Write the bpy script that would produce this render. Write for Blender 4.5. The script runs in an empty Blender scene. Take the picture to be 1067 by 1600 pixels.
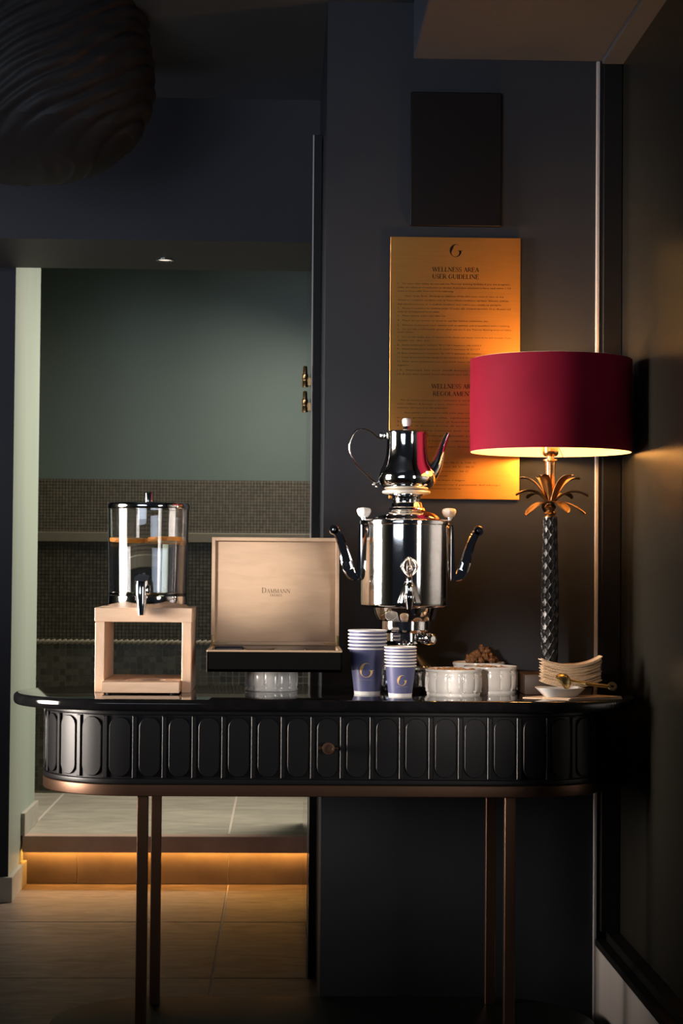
import bpy, bmesh, math, random
from mathutils import Vector, Matrix, noise

random.seed(7)
SC = bpy.context.scene
COL = SC.collection
PI = math.pi

# ------------------------------------------------------------------ camera
def make_camera():
    yaw, pitch, roll = 0.0308, 0.0279, 0.008
    f = Vector((math.sin(yaw)*math.cos(pitch), math.cos(yaw)*math.cos(pitch), math.sin(pitch)))
    r0 = Vector((math.cos(yaw), -math.sin(yaw), 0)); u0 = r0.cross(f)
    r = r0*math.cos(roll) + u0*math.sin(roll); u = u0*math.cos(roll) - r0*math.sin(roll)
    cd = bpy.data.cameras.new('camera'); cam = bpy.data.objects.new('camera', cd)
    cd.sensor_fit = 'VERTICAL'; cd.sensor_height = 24; cd.lens = 24*2870/1600
    m = Matrix((r, u, -f)).transposed().to_4x4(); m.translation = (0, 0, 1.09)
    cam.matrix_world = m
    cd.dof.use_dof = True; cd.dof.focus_distance = 4.05; cd.dof.aperture_fstop = 9.0
    COL.objects.link(cam); SC.camera = cam
make_camera()

# ------------------------------------------------------------------ world, lights, exposure
W = bpy.data.worlds.new('world'); SC.world = W; W.use_nodes = True
W.node_tree.nodes['Background'].inputs[0].default_value = (0.55, 0.65, 0.9, 1)
W.node_tree.nodes['Background'].inputs[1].default_value = 0.014
SC.view_settings.view_transform = 'Standard'; SC.view_settings.look = 'None'
SC.view_settings.exposure = 0.0; SC.view_settings.gamma = 1.0
SC.view_settings.use_curve_mapping = False

def area(name, loc, target, sx, sy, power, color, spread=PI):
    d = bpy.data.lights.new(name, 'AREA'); d.shape = 'RECTANGLE'; d.size = sx; d.size_y = sy
    d.energy = power; d.color = color; d.spread = spread
    o = bpy.data.objects.new(name, d); o.location = loc
    o.rotation_euler = (Vector(target)-Vector(loc)).to_track_quat('-Z', 'Y').to_euler()
    COL.objects.link(o); return o
def spot(name, loc, target, power, color, half, blend, rad):
    d = bpy.data.lights.new(name, 'SPOT'); d.energy = power; d.color = color
    d.spot_size = math.radians(half*2); d.spot_blend = blend; d.shadow_soft_size = rad
    o = bpy.data.objects.new(name, d); o.location = loc
    o.rotation_euler = (Vector(target)-Vector(loc)).to_track_quat('-Z', 'Y').to_euler()
    COL.objects.link(o); return o
# tall unseen softbox left of the table, read off the urn's bright reflection
area('softbox_left', (-1.85, 3.70, 1.20), (0.1, 4.15, 1.13), 0.80, 1.2, 12.5, (1, .88, .78), math.radians(36))
# weaker unseen light on the right, added for bright strips on urn and dispenser
area('right_reflection_light', (2.2, 0.9, 1.2), (0.30, 4.17, 1.0), 0.75, 1.3, 1.5, (1, .93, .86), math.radians(28))
# dim cool fill light, added to lift the dark walls and ceiling
area('cool_fill', (-1.1, 1.0, 1.55), (-0.05, 5.0, 2.42), 1.4, 0.9, 4.8, (.74, .84, 1), math.radians(52))
# weak fill added out of view on the left, washing the lintel and ceiling
area('lintel_fill', (-1.75, 4.1, 1.25), (-0.75, 5.6, 1.9), 0.5, 0.6, 5.0, (.90, .90, 1), math.radians(105))
# unseen spots added at the front left to brighten box lid and bowls
spot('table_fill_spot', (-1.0, 1.3, 1.45), (-0.09, 4.2, 1.075), 420, (1, .83, .68), 2.9, 1.0, .03)
spot('table_fill_spot', (-0.75, 1.3, 1.25), (0.43, 4.04, .825), 260, (1, .86, .74), 3.6, 1.0, .05)
# light of the spa room beyond the opening, from the right behind the pier
area('spa_light', (.43, 6.95, 2.22), (-.87, 6.23, .55), 0.5, 0.5, 27, (1, .92, .78), math.radians(118))

# ------------------------------------------------------------------ materials
MATS = {}
def mat(name, col, rough=.5, metal=0., spec=.5, **k):
    m = bpy.data.materials.new(name); m.use_nodes = True
    nt = m.node_tree; b = nt.nodes['Principled BSDF']
    b.inputs['Base Color'].default_value = (*col, 1); b.inputs['Roughness'].default_value = rough
    b.inputs['Metallic'].default_value = metal; b.inputs['Specular IOR Level'].default_value = spec
    if 'trans' in k: b.inputs['Transmission Weight'].default_value = k['trans']; b.inputs['IOR'].default_value = k.get('ior', 1.45)
    if 'sheen' in k: b.inputs['Sheen Weight'].default_value = k['sheen']; b.inputs['Sheen Roughness'].default_value = .4
    if 'sheen_tint' in k: b.inputs['Sheen Tint'].default_value = (*k['sheen_tint'], 1)
    if 'coat' in k: b.inputs['Coat Weight'].default_value = k['coat']; b.inputs['Coat Roughness'].default_value = .06
    if 'emit' in k: b.inputs['Emission Color'].default_value = (*k['emit'], 1); b.inputs['Emission Strength'].default_value = k['es']
    if 'aniso' in k: b.inputs['Anisotropic'].default_value = k['aniso']
    if 'sss' in k: b.inputs['Subsurface Weight'].default_value = k['sss']; b.inputs['Subsurface Radius'].default_value = (.01, .006, .004)
    if 'col2' in k or 'bump' in k:
        tc = nt.nodes.new('ShaderNodeTexCoord'); mp = nt.nodes.new('ShaderNodeMapping')
        nt.links.new(tc.outputs['Object'], mp.inputs['Vector'])
        mp.inputs['Scale'].default_value = k.get('scale', (1, 1, 1))
        n = nt.nodes.new('ShaderNodeTexNoise'); n.inputs['Scale'].default_value = k.get('ns', 8)
        n.inputs['Detail'].default_value = k.get('detail', 4); n.inputs['Distortion'].default_value = k.get('dist', 0)
        nt.links.new(mp.outputs[0], n.inputs['Vector'])
        if 'col2' in k:
            r = nt.nodes.new('ShaderNodeValToRGB'); lo, hi = k.get('ramp', (.3, .7))
            r.color_ramp.elements[0].position = lo; r.color_ramp.elements[1].position = hi
            r.color_ramp.elements[0].color = (*col, 1); r.color_ramp.elements[1].color = (*k['col2'], 1)
            nt.links.new(n.outputs['Fac'], r.inputs[0]); nt.links.new(r.outputs[0], b.inputs['Base Color'])
        if 'bump' in k:
            bp = nt.nodes.new('ShaderNodeBump'); bp.inputs['Strength'].default_value = k['bump']
            bp.inputs['Distance'].default_value = k.get('bd', .002)
            nt.links.new(n.outputs['Fac'], bp.inputs['Height']); nt.links.new(bp.outputs[0], b.inputs['Normal'])
    MATS[name] = m; return m

def tile_mat(name, c0, c1, pitch, rough):
    """glazed mosaic: every tile takes its own tone from the cell it sits in"""
    m = mat(name, c0, rough); nt = m.node_tree; b = nt.nodes['Principled BSDF']
    g = nt.nodes.new('ShaderNodeNewGeometry'); v = nt.nodes.new('ShaderNodeVectorMath'); v.operation = 'SNAP'
    v.inputs[1].default_value = (pitch, 10, pitch); nt.links.new(g.outputs['Position'], v.inputs[0])
    w = nt.nodes.new('ShaderNodeTexWhiteNoise'); nt.links.new(v.outputs[0], w.inputs['Vector'])
    r = nt.nodes.new('ShaderNodeValToRGB'); r.color_ramp.elements[0].color = (*c0, 1); r.color_ramp.elements[1].color = (*c1, 1)
    nt.links.new(w.outputs['Value'], r.inputs[0]); nt.links.new(r.outputs[0], b.inputs['Base Color']); return m

M = MATS
mat('navy_paint', (.023, .0245, .030), .6, 0, .15, col2=(.027, .0285, .034), ns=3, bump=.05)
mat('grey_paint', (.080, .090, .112), .6, col2=(.095, .106, .13), ns=4, bump=.08)
mat('ceiling_paint', (.040, .041, .046), .6, col2=(.046, .047, .052), ns=3)
mat('brown_soffit', (.035, .030, .027), .55)
mat('sage_paint', (.30, .36, .30), .6, col2=(.36, .40, .33), ns=2, scale=(3, 3, .6))
mat('far_paint', (.090, .122, .110), .6, col2=(.108, .138, .124), ns=2)
mat('black_frame', (.005, .0045, .0045), .5, 0, .2, bump=.03)
mat('sealant', (.40, .37, .36), .5)
mat('stone_floor', (.155, .110, .086), .5, col2=(.30, .225, .18), ns=5, detail=10, dist=2.0, scale=(1, 2.5, 1), bump=.15)
mat('stone_upper', (.30, .27, .215), .5, col2=(.46, .42, .335), ns=5, detail=8, dist=1.2, scale=(1, 2.5, 1), bump=.15)
mat('stone_step', (.13, .095, .075), .5, col2=(.22, .165, .13), ns=7, detail=8, bump=.2)
mat('stone_step_lit', (.42, .27, .20), .5, col2=(.55, .37, .28), ns=7, detail=8, bump=.2)  # riser's stone made lighter: front light on the nosing put into the colour
mat('grout', (.55, .48, .40), .8)
mat('dark_grout', (.035, .032, .024), .8)
mat('pale_grout', (.26, .245, .20), .8)
mat('pale_stone', (.36, .34, .28), .6, col2=(.44, .41, .34), ns=12)
mat('concrete', (.26, .23, .215), .75, col2=(.36, .325, .305), ns=5, scale=(1, 1, .3), bump=.25)
tile_mat('mosaic_fine', (.088, .073, .048), (.130, .108, .073), .0125, .5)
tile_mat('mosaic_mid', (.034, .029, .019), (.066, .057, .037), .0146, .5)
tile_mat('mosaic_low', (.022, .021, .016), (.060, .056, .042), .0255, .25)
mat('rope_trim', (.17, .15, .11), .6, col2=(.23, .20, .15), ns=60, scale=(1, 1, 1.0))
mat('ledge_stone', (.115, .10, .072), .6, col2=(.14, .122, .088), ns=12)
mat('chrome', (.82, .80, .78), .07, 1)
mat('chrome_soft', (.80, .78, .75), .16, 1)
mat('ring_metal', (.86, .80, .70), .38, .6)
mat('black_metal', (.012, .012, .013), .25, .6)
mat('bronze_rail', (.15, .085, .055), .36, .85)
mat('table_paint', (.0045, .0045, .0055), .38, 0, .42, bump=.02)
mat('marble', (.006, .006, .007), .07, col2=(.012, .011, .012), ns=9, detail=9, dist=3, ramp=(.45, .8), coat=.3)
mat('shelf_stone', (.009, .011, .0105), .45, 0, .2, col2=(.014, .017, .016), ns=200)
mat('maple', (.72, .50, .345), .45, col2=(.82, .60, .44), ns=6, detail=5, dist=.6, scale=(2, 12, 12), bump=.04)
mat('maple_up', (.72, .50, .345), .45, col2=(.82, .60, .44), ns=6, detail=5, dist=.6, scale=(12, 12, 2), bump=.04)
mat('veneer', (.50, .345, .225), .42, col2=(.58, .41, .275), ns=5, detail=6, dist=.8, scale=(2.0, 8, 9), bump=.03)
mat('box_black', (.0025, .0022, .002), .45, 0, .12)
mat('ink', (.05, .028, .015), .6)
mat('glass', (1, 1, 1), .0, trans=1., ior=1.45)
mat('door_glass', (.93, .95, .93), .0, trans=1., ior=1.1)
mat('water', (.97, .98, 1), .0, trans=1., ior=1.33)
mat('orange_peel', (.85, .32, .04), .45, bump=.2, ns=120)
mat('orange_flesh', (.95, .50, .10), .35, col2=(.98, .66, .28), ns=40, sss=.2)
mat('porcelain', (.80, .78, .75), .16, coat=.5)
mat('knob_white', (.84, .80, .75), .22, coat=.4)
mat('cup_blue', (.095, .102, .22), .42)
mat('paper_white', (.82, .79, .77), .55)
mat('gold_print', (.80, .50, .20), .4, .25)
mat('gold_dim', (.30, .25, .25), .5)
mat('walnut', (.11, .045, .015), .55, col2=(.22, .10, .038), ns=60, bump=.5)
mat('nut_tan', (.45, .24, .10), .5, col2=(.58, .36, .18), ns=40, bump=.2)
mat('birch', (.66, .45, .27), .55, col2=(.74, .54, .35), ns=8, scale=(3, 30, 30))
mat('kraft', (.62, .42, .27), .7, col2=(.68, .48, .32), ns=60)
mat('brass_dull', (.50, .40, .19), .3, 1)
mat('brass_antique', (.32, .18, .075), .40, 1, col2=(.19, .10, .042), ns=25)
mat('brass_polished', (.68, .40, .17), .25, 1)
mat('trunk_metal', (.020, .018, .017), .30, .35)
mat('plinth_wood', (.06, .032, .018), .5)
mat('velvet', (.165, .0018, .014), .75, 0, .15, sheen=.12, sheen_tint=(.9, .10, .16), col2=(.205, .0028, .019), ns=10, detail=5)
mat('lining', (.90, .78, .58), .6)
pbm = mat('plaque_brass', (.68, .335, .095), .40, .96, aniso=.62, col2=(.62, .30, .075), ns=10, scale=(1, 1, 60))
pbm.node_tree.nodes['Principled BSDF'].inputs['Anisotropic Rotation'].default_value = .25
tn = pbm.node_tree.nodes.new('ShaderNodeTangent'); tn.direction_type = 'UV_MAP'; tn.uv_map = 'brushing'
pbm.node_tree.links.new(tn.outputs[0], pbm.node_tree.nodes['Principled BSDF'].inputs['Tangent'])
mat('plaque_black', (.006, .004, .004), .45, 0, .15)
mat('plaque_ink', (.010, .005, .003), .7, 0, .1)
mat('plaque_ink_soft', (.030, .014, .005), .7, 0, .1)
mat('black_fabric', (.016, .0138, .0138), .6, 0, .2, bump=.1, ns=30)
mat('fluted', (.013, .012, .009), .26, 0, .5)
mat('led', (1, .6, .2), .5, emit=(1, .47, .10), es=23)
mat('downlight_lens', (.9, .85, .75), .4, emit=(1, .86, .70), es=.9)
mat('bulb', (1, .9, .7), .4, emit=(1, .50, .15), es=150)
mat('tea_dark', (.012, .02, .04), .4)
mat('tea_green', (.28, .34, .05), .5)
mat('tea_kraft', (.35, .20, .10), .5)
mat('engrave', (.03, .03, .03), .4)

# ------------------------------------------------------------------ mesh helpers
def NB(): return bmesh.new()

def obj(name, bm, m, parent=None, smooth=None, kind=None, loc=None):
    bmesh.ops.recalc_face_normals(bm, faces=bm.faces)
    me = bpy.data.meshes.new(name); bm.to_mesh(me); bm.free()
    for x in (m if isinstance(m, (list, tuple)) else [m]): me.materials.append(M[x])
    if smooth is not None: me.shade_smooth(); me.set_sharp_from_angle(angle=math.radians(smooth))
    o = bpy.data.objects.new(name, me); COL.objects.link(o)
    if parent: o.parent = parent
    if kind: o['kind'] = kind
    if loc: o.location = loc
    return o

def thing(name, label, cat, loc=(0, 0, 0), group=None, rotz=0):
    o = bpy.data.objects.new(name, None); COL.objects.link(o); o.empty_display_size = .03
    o.location = loc; o.rotation_euler = (0, 0, rotz); o['label'] = label; o['category'] = cat
    if group: o['group'] = group
    return o

def tag(o, label, cat, group=None):
    o['label'] = label; o['category'] = cat
    if group: o['group'] = group
    return o

def box(bm, x0, x1, y0, y1, z0, z1, bev=0, seg=1, mi=0):
    b2 = bmesh.new(); bmesh.ops.create_cube(b2, size=1)
    for v in b2.verts: v.co = ((x0+x1)/2+v.co.x*(x1-x0), (y0+y1)/2+v.co.y*(y1-y0), (z0+z1)/2+v.co.z*(z1-z0))
    if bev: bmesh.ops.bevel(b2, geom=b2.edges[:], offset=bev, segments=seg, affect='EDGES', profile=.5)
    for f in b2.faces: f.material_index = mi
    merge(bm, b2); return bm

def merge(bm, b2, mx=None):
    if mx is not None: bmesh.ops.transform(b2, matrix=mx, verts=b2.verts)
    mp = {v: bm.verts.new(v.co) for v in b2.verts}
    for f in b2.faces:
        try: g = bm.faces.new([mp[v] for v in f.verts]); g.material_index = f.material_index
        except ValueError: pass
    b2.free()

def lathe(bm, prof, seg=48, c=(0, 0, 0), rf=None, mx=None):
    """prof: (radius, height) from one end to the other; rf(angle, r, z) may reshape the radius"""
    b = bmesh.new(); rings = []
    for r, z in prof:
        if r < 1e-6: rings.append([b.verts.new((0, 0, z))])
        else:
            ring = []
            for i in range(seg):
                a = 2*PI*i/seg; q = rf(a, r, z) if rf else r
                ring.append(b.verts.new((q*math.cos(a), q*math.sin(a), z)))
            rings.append(ring)
    for A, B in zip(rings, rings[1:]):
        for i in range(seg):
            j = (i+1) % seg
            if len(A) == 1 and len(B) == 1: continue
            if len(A) == 1: b.faces.new((A[0], B[i], B[j]))
            elif len(B) == 1: b.faces.new((A[i], A[j], B[0]))
            else: b.faces.new((A[i], A[j], B[j], B[i]))
    if mx is None: mx = Matrix.Translation(c)
    merge(bm, b, mx); return bm

def axis_mx(p, d):
    """matrix that carries the z axis onto direction d at p"""
    return Matrix.Translation(p) @ Vector(d).to_track_quat('Z', 'Y').to_matrix().to_4x4()

def tube(bm, pts, rad, seg=10, flat=1.0, up=(0, 1, 0)):
    pts = [Vector(p) for p in pts]; n = len(pts)
    if not isinstance(rad, (list, tuple)): rad = [rad]*n
    rings = []
    for i, p in enumerate(pts):
        t = (pts[min(i+1, n-1)]-pts[max(i-1, 0)]).normalized()
        a = Vector(up); a = (a-t*a.dot(t))
        if a.length < 1e-4: a = Vector((1, 0, 0)).cross(t)
        a.normalize(); b = t.cross(a)
        rings.append([bm.verts.new(p+a*(rad[i]*math.cos(2*PI*k/seg))+b*(rad[i]*flat*math.sin(2*PI*k/seg))) for k in range(seg)])
    for A, B in zip(rings, rings[1:]):
        for k in range(seg): bm.faces.new((A[k], A[(k+1) % seg], B[(k+1) % seg], B[k]))
    bm.faces.new(rings[0][::-1]); bm.faces.new(rings[-1]); return bm

def spline(pts, n=6):
    """Catmull-Rom through the points"""
    P = [Vector(p) for p in pts]; P = [P[0]*2-P[1]]+P+[P[-1]*2-P[-2]]; out = []
    for i in range(1, len(P)-2):
        for k in range(n):
            t = k/n; a, b, c, d = P[i-1:i+3]
            out.append(.5*((2*b)+(c-a)*t+(2*a-5*b+4*c-d)*t*t+(3*b-a-3*c+d)*t**3))
    out.append(P[-2]); return out

def prism(bm, poly, fn0, fn1):
    """poly of 2D points; fn0/fn1 map them to the two end faces"""
    A = [bm.verts.new(fn0(*p)) for p in poly]; B = [bm.verts.new(fn1(*p)) for p in poly]
    n = len(poly); bm.faces.new(A); bm.faces.new(B[::-1])
    for i in range(n): bm.faces.new((A[i], B[i], B[(i+1) % n], A[(i+1) % n]))
    return bm

def stadium(hl, rx, ry, cx, cy, n=24, ex=1.0):
    pts = []
    for side in (1, -1):
        for i in range(n+1):
            a = -PI/2+PI*i/n
            c, s = math.cos(a), math.sin(a)
            c = abs(c)**ex
            pts.append((cx+side*(hl-rx+rx*c), cy+side*s*ry))
    return pts

def slab(bm, poly, z0, z1, rnd=0, inset=None, n=5):
    """flat slab with a rounded edge; inset(poly, d) gives the outline moved inwards by d"""
    rings = []
    if rnd:
        for k in range(n+1):
            a = PI/2*k/n; rings.append((rnd*(1-math.sin(a)), z0+rnd*(1-math.cos(a))))
        for k in range(n+1):
            a = PI/2*k/n; rings.append((rnd*(1-math.cos(a)), z1-rnd*(1-math.sin(a))))
    else: rings = [(0, z0), (0, z1)]
    R = [[bm.verts.new((x, y, z)) for x, y in inset(d)] for d, z in rings] if inset else [[bm.verts.new((x, y, z)) for x, y in poly] for d, z in rings]
    m = len(R[0])
    for A, B in zip(R, R[1:]):
        for i in range(m): bm.faces.new((A[i], A[(i+1) % m], B[(i+1) % m], B[i]))
    bm.faces.new(R[0][::-1]); bm.faces.new(R[-1]); return bm

def sphere(bm, c, r, sx=1, sy=1, sz=1, seg=16, mx=None):
    b = bmesh.new(); bmesh.ops.create_uvsphere(b, u_segments=seg, v_segments=max(6, seg//2), radius=r)
    bmesh.ops.scale(b, vec=(sx, sy, sz), verts=b.verts)
    merge(bm, b, mx if mx is not None else Matrix.Translation(c)); return bm

# ------------------------------------------------------------------ lettering
ST = {  # serif capitals: strokes (x0,y0,x1,y1,weight) or arcs ('a',cx,cy,rx,ry,a0,a1,w0,w1), then width
 'W': ([(.04, 1, .36, 0, .15), (.36, 0, .62, 1, .06), (.60, 1, .92, 0, .15), (.92, 0, 1.2, 1, .06), (-.06, 1, .2, 1, .05), (.48, 1, .72, 1, .05), (1.08, 1, 1.3, 1, .05)], 1.24),
 'E': ([(.12, 0, .12, 1, .15), (0, 1, .66, 1, .06), (0, 0, .70, 0, .06), (.12, .52, .52, .52, .05), (.66, .78, .66, 1, .05), (.70, 0, .70, .24, .05), (.52, .40, .52, .64, .05)], .74),
 'L': ([(.12, 0, .12, 1, .15), (0, 1, .28, 1, .05), (0, 0, .66, 0, .06), (.66, 0, .66, .26, .05)], .70),
 'N': ([(.12, 0, .12, 1, .06), (.10, 1, .80, 0, .15), (.80, 0, .80, 1, .06), (-.04, 1, .14, 1, .05), (0, 0, .25, 0, .05), (.68, 1, .93, 1, .05)], .92),
 'S': ([('a', .30, .74, .24, .26, 40, 270, .06, .13), ('a', .30, .24, .26, .25, 90, -140, .13, .06), (.52, .74, .52, 1, .05), (.04, 0, .04, .26, .05)], .60),
 'A': ([(.42, 1, .10, 0, .06), (.42, 1, .76, 0, .15), (.22, .36, .62, .36, .05), (-.02, 0, .22, 0, .05), (.62, 0, .90, 0, .05)], .88),
 'R': ([(.12, 0, .12, 1, .15), (0, 1, .40, 1, .05), (0, 0, .26, 0, .05), ('a', .36, .75, .26, .25, 90, -90, .05, .05), ('a', .36, .75, .24, .25, 50, -50, .12, .12), (.12, .5, .4, .5, .05), (.38, .5, .72, 0, .14), (.66, 0, .84, 0, .05)], .80),
 'U': ([(.12, 1, .12, .3, .15), ('a', .42, .30, .30, .30, 180, 360, .13, .05), (.72, .3, .72, 1, .06), (0, 1, .26, 1, .05), (.60, 1, .84, 1, .05)], .86),
 'G': ([('a', .48, .5, .42, .5, 40, 320, .05, .05), ('a', .48, .5, .40, .5, 110, 250, .14, .14), (.78, 0.12, .78, .42, .14), (.64, .42, .92, .42, .05), (.80, .72, .80, 1, .05)], .94),
 'I': ([(.15, 0, .15, 1, .15), (.02, 1, .28, 1, .05), (.02, 0, .28, 0, .05)], .32),
 'D': ([(.12, 0, .12, 1, .15), (0, 1, .36, 1, .05), (0, 0, .36, 0, .05), ('a', .34, .5, .46, .5, 90, -90, .05, .05), ('a', .34, .5, .44, .5, 55, -55, .14, .14)], .86),
 'O': ([('a', .48, .5, .42, .5, 0, 360, .05, .05), ('a', .48, .5, .40, .5, 125, 235, .14, .14), ('a', .48, .5, .40, .5, -55, 55, .14, .14)], .96),
 'M': ([(.12, 0, .12, 1, .06), (.12, 1, .50, 0, .15), (.50, 0, .88, 1, .06), (.90, 0, .90, 1, .15), (0, 0, .25, 0, .05), (-.02, 1, .16, 1, .05), (.78, 0, 1.03, 0, .05), (.86, 1, 1.03, 1, .05)], 1.04),
 'F': ([(.12, 0, .12, 1, .15), (0, 1, .64, 1, .06), (.12, .52, .50, .52, .05), (.64, .76, .64, 1, .05), (0, 0, .28, 0, .05)], .66),
 'T': ([(.36, 0, .36, 1, .15), (.02, 1, .70, 1, .06), (.02, .78, .02, 1, .05), (.70, .78, .70, 1, .05), (.22, 0, .50, 0, .05)], .74),
 'B': ([(.12, 0, .12, 1, .15), (0, 1, .4, 1, .05), (0, 0, .4, 0, .05), (.1, .52, .4, .52, .05), ('a', .36, .76, .24, .24, 90, -90, .1, .1), ('a', .38, .26, .28, .26, 90, -90, .1, .1)], .76),
 ' ': ([], .36)}
def serif_len(t, gap=.09): return sum(ST[c][1]+gap for c in t)-gap
def serif(bm, t, h, fn, x0=0, z0=0, gap=.09, bold=1.0):
    """draw capitals of height h, fn(u, v) carries the flat letter plane onto the surface"""
    def quad(p, q, wp, wq):
        p = Vector(p); q = Vector(q); d = (q-p); d = d.normalized() if d.length > 1e-6 else Vector((1, 0)); n = Vector((-d.y, d.x))
        P = [p+n*wp/2, p-n*wp/2, q-n*wq/2, q+n*wq/2]
        bm.faces.new([bm.verts.new(fn(x0+v.x*h, z0+v.y*h)) for v in P])
    x = 0
    for c in t:
        for s in ST[c][0]:
            if s[0] == 'a':
                _, cx, cy, rx, ry, a0, a1, w0, w1 = s; n = 10
                for i in range(n):
                    P = []
                    for k in (i, i+1):
                        a = math.radians(a0+(a1-a0)*k/n); P.append((x+cx+rx*math.cos(a), cy+ry*math.sin(a)))
                    wa = bold*(w0+(w1-w0)*i/n); wb = bold*(w0+(w1-w0)*(i+1)/n); quad(P[0], P[1], wa, wb)
            else: quad((x+s[0], s[1]), (x+s[2], s[3]), s[4]*bold, s[4]*bold)
        x += ST[c][1]+gap

def emblem(bm, R, fn):
    """the crescent-shaped letter G of the house, half height R"""
    n = 30
    def strip(P, Q):
        A = [bm.verts.new(fn(*p)) for p in P]; B = [bm.verts.new(fn(*q)) for q in Q]
        for i in range(len(A)-1): bm.faces.new((A[i], A[i+1], B[i+1], B[i]))
    P, Q = [], []
    for i in range(n+1):
        a = math.radians(62+(318-62)*i/n); t = i/n
        w = .05+.40*math.exp(-((t-.36)/.20)**2)
        P.append((R*.96*math.cos(a), R*math.sin(a))); Q.append((R*.96*(1-w)*math.cos(a)+.03*R, R*(1-w*.62)*math.sin(a)))
    strip(P, Q)
    P, Q = [], []
    for i in range(n//2+1):
        t = i/(n//2); a = math.radians(-112+92*t)
        w = .04+.30*t**1.3
        P.append((R*.92*math.cos(a), R*.98*math.sin(a))); Q.append((R*(.92-w)*math.cos(a), R*(.98-w*.55)*math.sin(a)))
    strip(P, Q)
    strip([(R*.50, -R*.06), (R*.56, -R*.4)], [(R*.88, -R*.06), (R*.865, -R*.4)])
    strip([(R*.28, R*.02), (R*.5, -R*.07)], [(R*1.16, R*.02), (R*.92, -R*.07)])

def sans(bm, t, width, h, fn, x0, z0):
    """one line of small sans lettering fitted to a width"""
    cu = bpy.data.curves.new('line', 'FONT'); cu.body = t; cu.size = 1; cu.resolution_u = 2
    o = bpy.data.objects.new('line', cu); COL.objects.link(o)
    dg = bpy.context.evaluated_depsgraph_get(); me = o.evaluated_get(dg).to_mesh()
    if me and len(me.vertices):
        xs = [v.co.x for v in me.vertices]; w = max(xs)-min(xs); k = width/w; x1 = min(xs)
        V = [bm.verts.new(fn(x0+(v.co.x-x1)*k, z0+v.co.y*h/.72)) for v in me.vertices]
        for p in me.polygons:
            try: bm.faces.new([V[i] for i in p.vertices])
            except ValueError: pass
    o.evaluated_get(dg).to_mesh_clear(); COL.objects.unlink(o); bpy.data.objects.remove(o); bpy.data.curves.remove(cu)

ORD = ['first', 'second', 'third', 'fourth', 'fifth', 'sixth', 'seventh', 'eighth', 'ninth', 'tenth', 'eleventh', 'twelfth',
       'thirteenth', 'fourteenth', 'fifteenth', 'sixteenth', 'seventeenth', 'eighteenth']

# ================================================================== THE SETTING
def S(name, bm, m, **k): return obj(name, bm, m, kind='structure', **k)
CEIL = 2.434; HIGH = 2.594
# floors of large stone tiles, every tile its own piece
fl = S('floor', box(NB(), -2.6, .90, 0.3, 6.26, -.06, -.0015), 'grout')
tx = [-2.6, -2.43, -1.68, -.93, -.18, .57, .90]; ty = [.3, 1.106, 1.856, 2.606, 3.356, 4.106, 4.856, 5.607, 6.26]
for i in range(len(tx)-1):
    for j in range(len(ty)-1):
        g = .0028
        t = obj('tile', box(NB(), tx[i]+g, tx[i+1]-g, ty[j]+g, ty[j+1]-g, -.012, 0, .0012), 'stone_floor', fl)
fu = S('floor', box(NB(), -2.6, .9, 6.272, 7.36, .10, .1687), 'grout')
ux = [-2.6, -2.05, -1.30, -.866, -.18, .57, .9]
for i in range(len(ux)-1):
    obj('tile', box(NB(), ux[i]+.004, ux[i+1]-.004, 6.255, 7.352, .158, .17, .0012), 'stone_upper', fu)
# step: riser stones, overhanging nosing with a light line under it
ri = S('trim_1', box(NB(), -2.6, .9, 6.268, 6.33, -.05, .158), 'grout')
for a, b in ((-2.6, -1.68), (-1.68, -.69), (-.69, -.18), (-.18, .57), (.57, .9)):
    obj('tile', box(NB(), a+.002, b-.002, 6.262, 6.270, .001, .1195, .001), 'stone_step', ri)
no = S('trim_2', box(NB(), -.868, .09, 6.20, 6.254, .115, .1705, .002), 'stone_step_lit')
led = tag(obj('light_strip', box(NB(), -.865, .085, 6.235, 6.252, .1105, .1148), 'led'), 'glowing amber light strip under the stone step edge', 'light strip')

# pier behind the table, with the wall side of the opening
S('wall_pier', box(NB(), .092, 1.6, 4.36, 6.55, 0, HIGH), 'navy_paint')
# wall on the left with the opening: dark front, sage-green reveal, dark soffit
b = NB()
box(b, -2.6, -.8735, 5.93, 6.53, 0, 2.33); box(b, -2.6, .092, 5.93, 6.53, 2.33, HIGH)
b.faces.ensure_lookup_table()
for f in b.faces:
    c = f.calc_center_median()
    if abs(c.x+.8735) < .01: f.material_index = 1
    elif c.y > 6.5: f.material_index = 1
    elif abs(c.z-2.33) < .005 and c.x > -1.5: f.material_index = 2
S('wall_left', b, ['navy_paint', 'sage_paint', 'brown_soffit'])
b = box(NB(), -2.6, .092, 5.30, 5.83, 2.019, HIGH)
for f in b.faces:
    if f.calc_center_median().z < 2.03: f.material_index = 1
S('beam', b, ['navy_paint', 'brown_soffit'])
bb = NB(); box(bb, -2.6, -.859, 5.918, 5.93, 0, .08, .001); box(bb, -.8735, -.860, 5.93, 6.262, 0, .08, .001)
S('baseboard_left', bb, 'pale_stone')
bb = NB(); box(bb, -.8735, -.860, 6.2, 6.54, .1705, .245, .001); S('baseboard_reveal', bb, 'pale_stone')
S('ceiling', box(NB(), -2.6, .30, 2.4, 5.30, CEIL, CEIL+.1), 'ceiling_paint')
S('ceiling', box(NB(), .2982, 1.6, 2.9, 4.36, 2.2995, CEIL+.1, .002), 'grey_paint')
S('ceiling', box(NB(), -2.6, 2.4, 5.83, 7.6, HIGH, HIGH+.1), 'sage_paint')
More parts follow.
